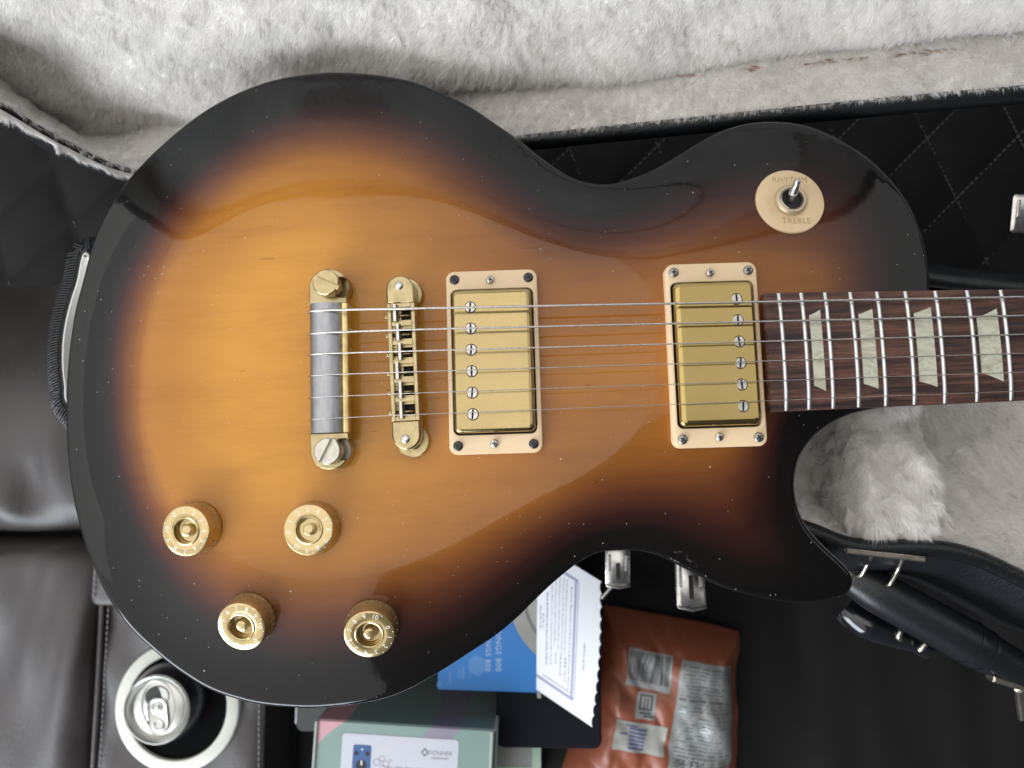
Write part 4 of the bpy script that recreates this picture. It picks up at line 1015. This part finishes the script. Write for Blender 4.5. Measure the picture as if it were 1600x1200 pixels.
# ================================================================== THINGS ON THE SEAT
# ---- pedal carton
pb0, pb1 = P(494, 1124, -190), P(771, 1141, -190)
prz = math.atan2(pb1[1] - pb0[1], pb1[0] - pb0[0]); pw = float(np.linalg.norm(pb1 - pb0))
box = empty('pedal_box', (pb0[0], pb0[1], -330), prz); tag(box, 'sage green carton with a white label picturing a blue effects pedal', 'box')
def mat_carton():
    n = NT('sage_carton'); tc = n.n.new('ShaderNodeTexCoord'); sx = n.n.new('ShaderNodeSeparateXYZ'); n.link(tc.outputs['Object'], sx.inputs[0])
    # printed diagonal swooshes: pink at one corner, mauve further on
    d = n.math('ADD', sx.outputs[0], n.math('MULTIPLY', sx.outputs[1], -.9))
    x2 = n.math('MULTIPLY', n.math('SUBTRACT', sx.outputs[0], .058), 1.0); y2 = n.math('ADD', sx.outputs[1], .062)
    r2 = n.math('SQRT', n.math('ADD', n.math('MULTIPLY', x2, x2), n.math('MULTIPLY', y2, y2)))
    c = n.ramp([(0, (.24, .34, .31)), (.645, (.24, .34, .31)), (.65, (.62, .34, .38)), (.80, (.66, .37, .41)), (.805, (.22, .32, .29)), (1, (.22, .32, .29))], n.math('MULTIPLY', n.math('SUBTRACT', r2, n.math('MULTIPLY', n.math('GREATER_THAN', sx.outputs[0], .05), .2)), 1 / .11), 'LINEAR')
    band = n.math('MULTIPLY', n.math('GREATER_THAN', d, .086), n.math('LESS_THAN', d, .108))
    c = n.mix(c, (.30, .25, .34), n.math('MULTIPLY', band, .8))
    n.link(c, n.b.inputs['Base Color']); n.set(Roughness=.28, Coat_Weight=.5, Coat_Roughness=.12); return n.m
mb = MB(); mb.box(0, pw, -82, 0, 0, 139.4, 0, None, 1.2)
carton = mb.build('carton', mat_carton(), box)
mb = MB(); e_mat = simple('carton_edge', (.36, .38, .36), .4); mb.tube([(.6, -80, 139.8), (.6, -1.2, 139.8), (.9, -.6, 138), (1.2, -.3, 40)], 1.4, 10); mb.build('lid_edge', e_mat, carton); mb = MB(); mb.tube([(pw - .6, -80, 139.2), (pw - .6, -1.4, 139.4), (pw + 1.2, -.6, 137), (pw + 2, -.2, 40)], 1.4, 10); mb.build('lid_edge', e_mat, carton)
mb = MB(); mb.box(pw + 1.2, pw + 3.0, -80, -2, 20, 133, 0, None, .4); mb.build('side_flap', carton.data.materials[0], carton)
lab = [(x, y) for x, y in rrect(pw * .655, 110, 2.5, 4, pw * .155 + pw * .655 / 2, -8.6 - 55)]
lab = [(x, max(y, -81)) for x, y in lab]
mb = MB(); mb.prism(lab, 139.4, 139.62); mb.build('label_panel', simple('white_label', (.60, .60, .66), .35, coat=.3), carton)
# picture of the pedal on the label
px0 = pw * .155
def flatpoly(mb_, poly, z, mi=0): mb_.prism(poly, 139.63, z, mi)
mb = MB(); flatpoly(mb, rrect(13.5, 30, 1.6, 3, px0 + 15.2, -31), 139.72); flatpoly(mb, rrect(1.6, 5, .5, 2, px0 + 22.6, -36), 139.70)
flatpoly(mb, [(px0 + 15.2 + 4.1 * math.cos(a), -30.5 + 4.1 * math.sin(a)) for a in np.linspace(0, 6.28, 20)[:-1]], 139.80, 1)
for dx in (-4.1, 4.1): flatpoly(mb, [(px0 + 15.2 + dx + 1.7 * math.cos(a), -22 + 1.6 * math.sin(a)) for a in np.linspace(0, 6.28, 12)[:-1]], 139.80, 1)
flatpoly(mb, rrect(1.1, 3.4, .3, 2, px0 + 15.2, -28.6), 139.86, 2); flatpoly(mb, [(px0 + 14.4, -19.6), (px0 + 16, -19.6), (px0 + 15.2, -17.9)], 139.86, 2); flatpoly(mb, rrect(2.2, 8, .8, 3, px0 + 15.2, -42), 139.82, 1)
mb.build('pedal_picture', [simple('print_blue', (.055, .12, .30), .35), simple('print_charcoal', (.018, .022, .03), .4), M['print']], carton)
mb = MB(); gx, gy = px0 + 54, -22
v, f = text_mesh('DONNER', 4.2, .02); mb.add(v, f, 0, False, Matrix.Translation((px0 + 72.5, -18.6, 139.66)))
for k in range(14): mb.box(px0 + 66.4 + k * .9, px0 + 66.9 + k * .9 + .15 * (k % 3), -22.6, -21.6, 139.63, 139.67)
dm = [(-3, 0), (0, 3.4), (3, 0), (0, -3.2)]; di = [(-1.5, 0), (0, 1.6), (1.5, 0), (0, -1.6)]
mb.loft([[(px0 + 61.3 + x, -18.6 + y, 139.67) for x, y in dm], [(px0 + 61.3 + x, -18.6 + y, 139.67) for x, y in di]], False, False)
mb.build('maker_mark', simple('print_grey', (.20, .20, .21), .5), carton)
mb = MB(); v, f = text_mesh('BLUES DRIVE', 4.3, .02, spacing=1.03); mb.add(v, f, 0, False, Matrix.Translation((px0 + 46.5, -31.4, 139.66))); mb.build('product_name', simple('print_slate', (.10, .14, .24), .5), carton)
mb = MB()
for bx, by, br_ in ((26.5, -27.5, 2.7), (30.0, -24.8, 2.2), (33.2, -28.2, 2.5), (30.6, -31.0, 1.8), (36.6, -26.0, 1.2)):
    mb.loft([[(px0 + bx + q_ * math.cos(a), by + q_ * math.sin(a), 139.68) for a in np.linspace(0, 6.283, 20)[:-1]] for q_ in (br_, br_ * .74)], False, False)
mb.build('bubble_mark', simple('print_pale_grey', (.34, .34, .37), .5), carton)

# ---- black box lying under the certificate
bk = empty('black_box', (*P(850, 1120, -216)[:2], -330)); tag(bk, 'flat-topped black box underneath the white certificate', 'box')
b0, b1 = P(776, 1168, -216), P(936, 900, -216); cxy = P(850, 1120, -216)[:2]
mb = MB(); poly = rrect(b1[0] - b0[0], b1[1] - b0[1], 6, 5, (b0[0] + b1[0]) / 2 - cxy[0], (b0[1] + b1[1]) / 2 - cxy[1])
mb.prism(poly, 0, 104.0, bev=1.0); mb.build('box_base', simple('box_black', (.006, .007, .012), .5), bk)
mb = MB(); mb.prism([(x * 1.012, y * 1.012) for x, y in poly], 84, 114.0, bev=1.2); mb.build('box_lid', simple('box_navy_black', (.004, .005, .010), .75, spec=.2), bk)

# ---- blue string packet with a round window
bp = empty('string_packet', (*P(765, 1000, -212)[:2], -215.5)); B0 = np.array([*P(765, 1000, -212)[:2], -215.5])
tag(bp, 'bright blue string packet with white lettering and a round grey window', 'packet')
def bpt(px, py): return tuple((P(px, py, -212) - B0)[:2])
poly = [bpt(684, 1078), bpt(846, 1083), bpt(846, 860), bpt(684, 860)]
mb = MB(); mb.prism(list(poly), 0, 3.0, bev=.4); pkt = mb.build('packet_sleeve', simple('packet_blue', (.022, .20, .58), .38, var=.06, vscale=12, coat=.5, coat_rough=.2), bp)
mb = MB(); c_ = np.array(bpt(905, 935)); rr0 = np.linalg.norm(np.array(bpt(826, 1012)) - c_)
arc = lambda r: [(c_[0] + r * math.cos(a), c_[1] + r * math.sin(a)) for a in np.linspace(math.radians(148), math.radians(262), 30)]
lim = bpt(846, 1083)[0] - .3
clip = lambda pl: [(min(x, lim), y) for x, y in pl]
for k, (ra, rb, z, mi) in enumerate(((1.0, .80, 3.05, 0), (.80, .76, 3.25, 1), (.76, .62, 3.1, 2), (.62, .0, 3.08, 0))):
    mb.loft([[(x, y, z + .05) for x, y in clip(arc(rr0 * ra))], [(x, y, z + .12) for x, y in clip(arc(rr0 * rb))]], False, False, mi=mi, closed=False)
mb.box(bpt(839, 1000)[0], lim, bpt(0, 1081)[1], bpt(0, 1000)[1], 3.02, 3.2, 0)
mb.build('round_window', [simple('window_grey', (.34, .34, .31), .3, coat=.5), simple('window_dark', (.20, .20, .18), .4), simple('window_pale', (.42, .42, .38), .35)], pkt)
mb = MB()
for (px_, py_, s_, word) in ((742, 1000, 6.2, 'STRINGS 800'), (726, 1004, 5.6, 'STRINGS 800')):
    v, f = text_mesh(word, s_, .02, spacing=1.12); x, y = bpt(px_ + 40, py_ + 17) if False else bpt(px_, py_); mb.add(v, f, 0, False, Matrix.Translation((x + 18.0, y - 4, 3.05)) @ Matrix.Rotation(math.radians(-90), 4, 'Z'))
mb.build('lettering', simple('packet_print', (.50, .58, .72), .5), pkt)
mb = MB(); hx, hy = bpt(746, 1040); mb.prism([(hx + 8.0 * math.cos(math.radians(30 + 60 * k)), hy + 8.0 * math.sin(math.radians(30 + 60 * k))) for k in range(6)], 3.01, 3.06)
for dx, dy, w_, h_ in ((-11, -5.5, 2.2, 9), (-13.8, -6.5, 1.6, 7), (-21, -9.5, 2.0, 8)): mb.box(hx + dx - w_ / 2, hx + dx + w_ / 2, hy + dy - h_ / 2, hy + dy + h_ / 2, 3.01, 3.06)
mb.box(hx - 31, hx - 27.5, hy - 16, hy - 12.5, 3.01, 3.06)
mb.build('hexagon_print', simple('packet_pale_blue', (.10, .28, .62), .5), pkt)

# ---- certificate, deckled along one edge
CT0 = np.array([*P(900, 1020, -200)[:2], -200.0]); cert = empty('paper_certificate', CT0)
tag(cert, 'white printed certificate sheet with a scalloped edge lying on the black box', 'certificate')
def cpx(px, py): return (P(px, py, -200) - CT0)[:2]
TLc, TRc, BRc, BLc = cpx(840, 850), cpx(939, 907), cpx(925, 1132), cpx(838, 1084)
# a sheet resting on its packet side and rising a little towards the deckle edge
def sheet(s, t):
    """s across (packet side 0 -> deckle 1), t down"""
    s, t = np.asarray(s, float), np.asarray(t, float)
    p = np.multiply.outer((1 - s) * (1 - t), TLc) + np.multiply.outer(s * (1 - t), TRc) + np.multiply.outer(s * t, BRc) + np.multiply.outer((1 - s) * t, BLc)
    z = -9.5 + 15.0 * s + 3.0 * np.sin(np.pi * t) * s
    k = (CAM_H - (CT0[2] + z)) / (CAM_H - CT0[2])
    return np.stack([p[..., 0], p[..., 1], z], -1)
ns, nt = 16, 96
def edge_s(t): return 1.0 - .03 * np.abs(np.sin(np.pi * t * 12)) ** .6 * 1.0 + .045 * np.sin(np.pi * t)
V, Fq = [], []
for j in range(nt + 1):
    t = j / nt
    for i in range(ns + 1): V.append(sheet(edge_s(t) * i / ns, t))
for j in range(nt):
    for i in range(ns): a = j * (ns + 1) + i; Fq.append((a, a + 1, a + ns + 2, a + ns + 1))
mb = MB(); mb.add(V, Fq); n_v = len(V); mb.add([(x, y, z - .35) for x, y, z in V], [tuple(reversed(f)) for f in Fq])
mb.build('sheet', simple('certificate_paper', (.82, .83, .86), .6), cert, sharp=0)
def sheet_strip(mb_, s0, t0, s1, t1, w, horizontal=False):
    k = max(2, int(12 * max(abs(s1 - s0), abs(t1 - t0)))); A_, B_ = [], []
    for i in range(k + 1):
        s, t = s0 + (s1 - s0) * i / k, t0 + (t1 - t0) * i / k
        ds, dt = (0, w) if horizontal else (w, 0)
        A_.append(tuple(sheet(s, t) + [0, 0, .12])); B_.append(tuple(sheet(s + ds, t + dt) + [0, 0, .12]))
    mb_.loft([A_, B_], False, False, closed=False)
mb = MB()
for s0, w in ((.60, .035), (.655, .012)): sheet_strip(mb, s0, .10, s0, .90, w)
sheet_strip(mb, .0, .895, .65, .895, .02, True); sheet_strip(mb, .02, .085, .65, .085, .02, True); sheet_strip(mb, .12, .868, .60, .868, .007, True)
mb.build('border', simple('certificate_border', (.34, .35, .52), .6), cert)
mb = MB(); r_ = np.random.default_rng(21)
for s0, w, t0, t1, dens in ((.16, .030, .30, .80, .5), (.05, .026, .42, .58, .4), (.10, .026, .46, .56, .4), (.24, .016, .16, .78, .75), (.30, .016, .14, .62, .8), (.36, .016, .14, .64, .8), (.42, .016, .13, .66, .8), (.47, .016, .13, .64, .7),
                          (.32, .03, .67, .75, .5), (.40, .03, .66, .80, .5), (.48, .03, .66, .82, .5), (.545, .022, .16, .86, .45), (.78, .03, .48, .66, .4)):
    t = t0
    while t < t1:
        ln = r_.uniform(.004, .018); sheet_strip(mb, s0 + r_.uniform(-.003, .003), t, s0, min(t + ln, t1), w * r_.uniform(.6, 1.0)); t += ln + .008 * (1.2 - dens) + r_.uniform(0, .006)
mb.build('small_print', simple('certificate_ink', (.28, .29, .42), .6), cert)['kind'] = 'stuff'

# ---- crisp bag
BG0 = np.array([*P(1040, 1090, -290)[:2], -330.0]); bag = empty('crisp_bag', BG0); tag(bag, 'crumpled orange brown crisp bag with grey printed panels lying on the seat', 'bag')
def gpx(px, py): return (P(px, py, -285) - BG0)[:2]
TL_, TR_, BR_, BL_ = gpx(948, 958), gpx(1171, 1003), gpx(1168, 1290), gpx(872, 1260)
g4, g5, g6 = wob(91, 12, .006, .02), wob(92, 12, .015, .05), wob(93, 10, .03, .08)
def bagz(s, t):
    s, t = np.asarray(s, float), np.asarray(t, float)
    p = np.multiply.outer((1 - s) * (1 - t), TL_) + np.multiply.outer(s * (1 - t), TR_) + np.multiply.outer(s * t, BR_) + np.multiply.outer((1 - s) * t, BL_)
    shp = p.shape[:-1]; q = np.column_stack([p.reshape(-1, 2), np.zeros(p.size // 2)])
    e = np.clip(np.minimum(np.minimum(s, 1 - s), np.minimum(t, 1 - t)) / .22, 0, 1)
    z = 10 + 34 * np.sin(e * math.pi / 2) + (4.2 * g4(q) + 1.8 * np.abs(g5(q)) + .35 * np.abs(g6(q))).reshape(shp) * (.35 + .65 * e)
    q2 = p + np.stack([.9 * g5(q).reshape(shp), .9 * g4(q).reshape(shp)], -1)
    return np.concatenate([q2, z[..., None]], -1)
ss, tt = np.linspace(0, 1, 70), np.linspace(0, 1, 80); SS, TT = np.meshgrid(ss, tt, indexing='ij'); bp_ = bagz(SS, TT)
mb = MB(); mb.add(bp_.reshape(-1, 3), [(i * 80 + j, (i + 1) * 80 + j, (i + 1) * 80 + j + 1, i * 80 + j + 1) for i in range(69) for j in range(79)])
bot = bp_.copy(); bot[..., 2] = np.minimum(9.5, bp_[..., 2] - .4); mb.add(bot.reshape(-1, 3), [(i * 80 + j, i * 80 + j + 1, (i + 1) * 80 + j + 1, (i + 1) * 80 + j) for i in range(69) for j in range(79)])
sack = mb.build('foil_bag', simple('bag_orange', (.30, .088, .044), .48, var=.12, vscale=10, coat=.18, coat_rough=.2), bag, sharp=0)
def panel(name, quad, mat, lift=.35, n=14):
    """a print panel given by four corners in bag coordinates"""
    a_, b_, c_2, d_ = [np.array(q) for q in quad]; k = np.linspace(0, 1, n); A, B = np.meshgrid(k, k, indexing='ij')
    st_ = np.multiply.outer((1 - A) * (1 - B), a_) + np.multiply.outer(A * (1 - B), b_) + np.multiply.outer(A * B, c_2) + np.multiply.outer((1 - A) * B, d_)
    p = bagz(st_[..., 0], st_[..., 1]); p[..., 2] += lift
    m_ = MB(); m_.add(p.reshape(-1, 3), [(i * n + j, (i + 1) * n + j, (i + 1) * n + j + 1, i * n + j + 1) for i in range(n - 1) for j in range(n - 1)])
    return m_.build(name, mat, sack, sharp=0)
def inv(px, py):
    """bag coordinates under a spot of the photograph"""
    t_ = gpx(px, py); s, t = .5, .5
    for _ in range(30):
        f0 = TL_ * (1 - s) * (1 - t) + TR_ * s * (1 - t) + BR_ * s * t + BL_ * (1 - s) * t - t_
        ds = (TR_ - TL_) * (1 - t) + (BR_ - BL_) * t; dt_ = (BL_ - TL_) * (1 - s) + (BR_ - TR_) * s
        d = np.linalg.solve(np.stack([ds, dt_], 1), f0); s -= d[0]; t -= d[1]
    return s, t
pgrey = simple('bag_panel_grey', (.30, .31, .30), .35, var=.1, vscale=20, coat=.4, coat_rough=.15); pwhite = simple('bag_panel_white', (.42, .42, .38), .4, coat=.4); pink_ = simple('bag_ink', (.045, .045, .05), .5); pblue = simple('bag_ink_blue', (.07, .10, .26), .5)
Q = lambda *pp: [inv(*p) for p in pp]
q_bar = Q((984, 1013), (1053, 1026), (1047, 1084), (976, 1069)); panel('barcode_panel', q_bar, pgrey)
q_sm = Q((997, 1080), (1027, 1084), (1022, 1126), (993, 1121)); panel('symbol_panel', q_sm, pgrey)
q_wh = Q((962, 1122), (1045, 1137), (1034, 1182), (955, 1168)); panel('offer_panel', q_wh, pwhite)
q_nu = Q((1066, 1031), (1153, 1047), (1146, 1222), (1040, 1206)); panel('nutrition_panel', q_nu, pgrey, n=30)
def ink(quad, rects, mat, name, lift=.6):
    a_, b_, c_2, d_ = [np.array(q) for q in quad]; m_ = MB()
    for (x0, x1, y0, y1) in rects:
        nn_ = max(2, int((x1 - x0) * 10) + 1); mm_ = max(2, int((y1 - y0) * 10) + 1)
        A, B = np.meshgrid(np.linspace(x0, x1, nn_), np.linspace(y0, y1, mm_), indexing='ij')
        st_ = np.multiply.outer((1 - A) * (1 - B), a_) + np.multiply.outer(A * (1 - B), b_) + np.multiply.outer(A * B, c_2) + np.multiply.outer((1 - A) * B, d_)
        p = bagz(st_[..., 0], st_[..., 1]); p[..., 2] += lift
        m_.add(p.reshape(-1, 3), [(i * mm_ + j, (i + 1) * mm_ + j, (i + 1) * mm_ + j + 1, i * mm_ + j + 1) for i in range(nn_ - 1) for j in range(mm_ - 1)])
    o = m_.build(name, mat, sack, sharp=0); o['kind'] = 'stuff'
r_ = np.random.default_rng(5); x = .06; bars = []
while x < .92:
    w_ = r_.choice([.012, .02, .03, .045]); bars.append((x, x + w_, .06, .84)); x += w_ + r_.choice([.014, .022, .035])
ink(q_bar, bars, pink_, 'barcode')
ink(q_sm, [(.15, .85, .08, .14), (.15, .25, .14, .6), (.75, .85, .14, .6), (.38, .45, .2, .6), (.55, .62, .2, .6), (.15, .85, .6, .66), (.2, .8, .74, .8), (.4, .9, .86, .92)], pink_, 'symbol_print')
ink(q_wh, [(.28, .62, .18 + .13 * k, .25 + .13 * k) for k in range(6)] + [(.10, .25, .4, .45), (.2, .45, .1, .15)], pblue, 'offer_print')
rows_ = [(.04, .96, .205, .215), (.04, .96, .325, .345)]
for k in range(30):
    y = .04 + k * .032
    if .19 < y < .23 or .31 < y < .36: continue
    x = r_.uniform(.05, .12)
    while x < .92:
        w_ = r_.uniform(.12, .4); rows_.append((x, min(x + w_, .95), y, y + r_.uniform(.006, .012))); x += w_ + r_.uniform(.02, .05)
rows_ += [(.62, .93, .62, .90)] if False else []
ink(q_nu, rows_, simple('bag_ink_grey', (.12, .12, .125), .5), 'nutrition_print')
v, f = text_mesh('06 130', 9.0, .02); a0_ = bagz(*inv(1078, 1196)); mb = MB(); mb.add(v, f, 0, False, Matrix.Translation((a0_[0] - 2, a0_[1] + .5, a0_[2] + 1.6)) @ Matrix.Rotation(-.16, 4, 'Z')); mb.build('date_print', pink_, sack)

# ---- pale carton and dark slab half hidden behind the pedal carton
c1 = P(772, 1166, -245); c2 = P(857, 1230, -245); pc = empty('pale_carton', (c1[0], c1[1], -330)); tag(pc, 'pale grey green carton peeping out beneath the black box', 'carton')
mb = MB(); mb.box(-4, c2[0] - c1[0] - 6, -60, 3, 0, 85, 0, None, .8); mb.build('carton_body', simple('carton_grey', (.30, .31, .29), .4), pc)
mb = MB(); mb.box(c2[0] - c1[0] - 13, c2[0] - c1[0] - 6, -60, 2.4, 85.1, 85.6, 0); mb.box(-3, c2[0] - c1[0] - 6.5, -17, -15.4, 85.1, 85.5, 0); mb.build('edge_band', simple('carton_mint', (.42, .58, .46), .4), pc)
s1 = P(472, 1126, -262); sl = empty('dark_box', (s1[0], s1[1], -330)); tag(sl, 'dark grey flat box with a pale edge half hidden beside the pedal carton', 'box')
mb = MB(); mb.prism(rrect(38, 46, 6, 5, 14, 14), 0, 68, bev=1.0); mb.build('box_body', simple('slab_grey', (.035, .040, .038), .35), sl)
mb = MB(); mb.prism(rrect(1.2, 36, .5, 3, -5.4, 15), 60, 67.6, bev=.2); mb.build('box_edge', simple('slab_pale', (.5, .52, .55), .4), sl)
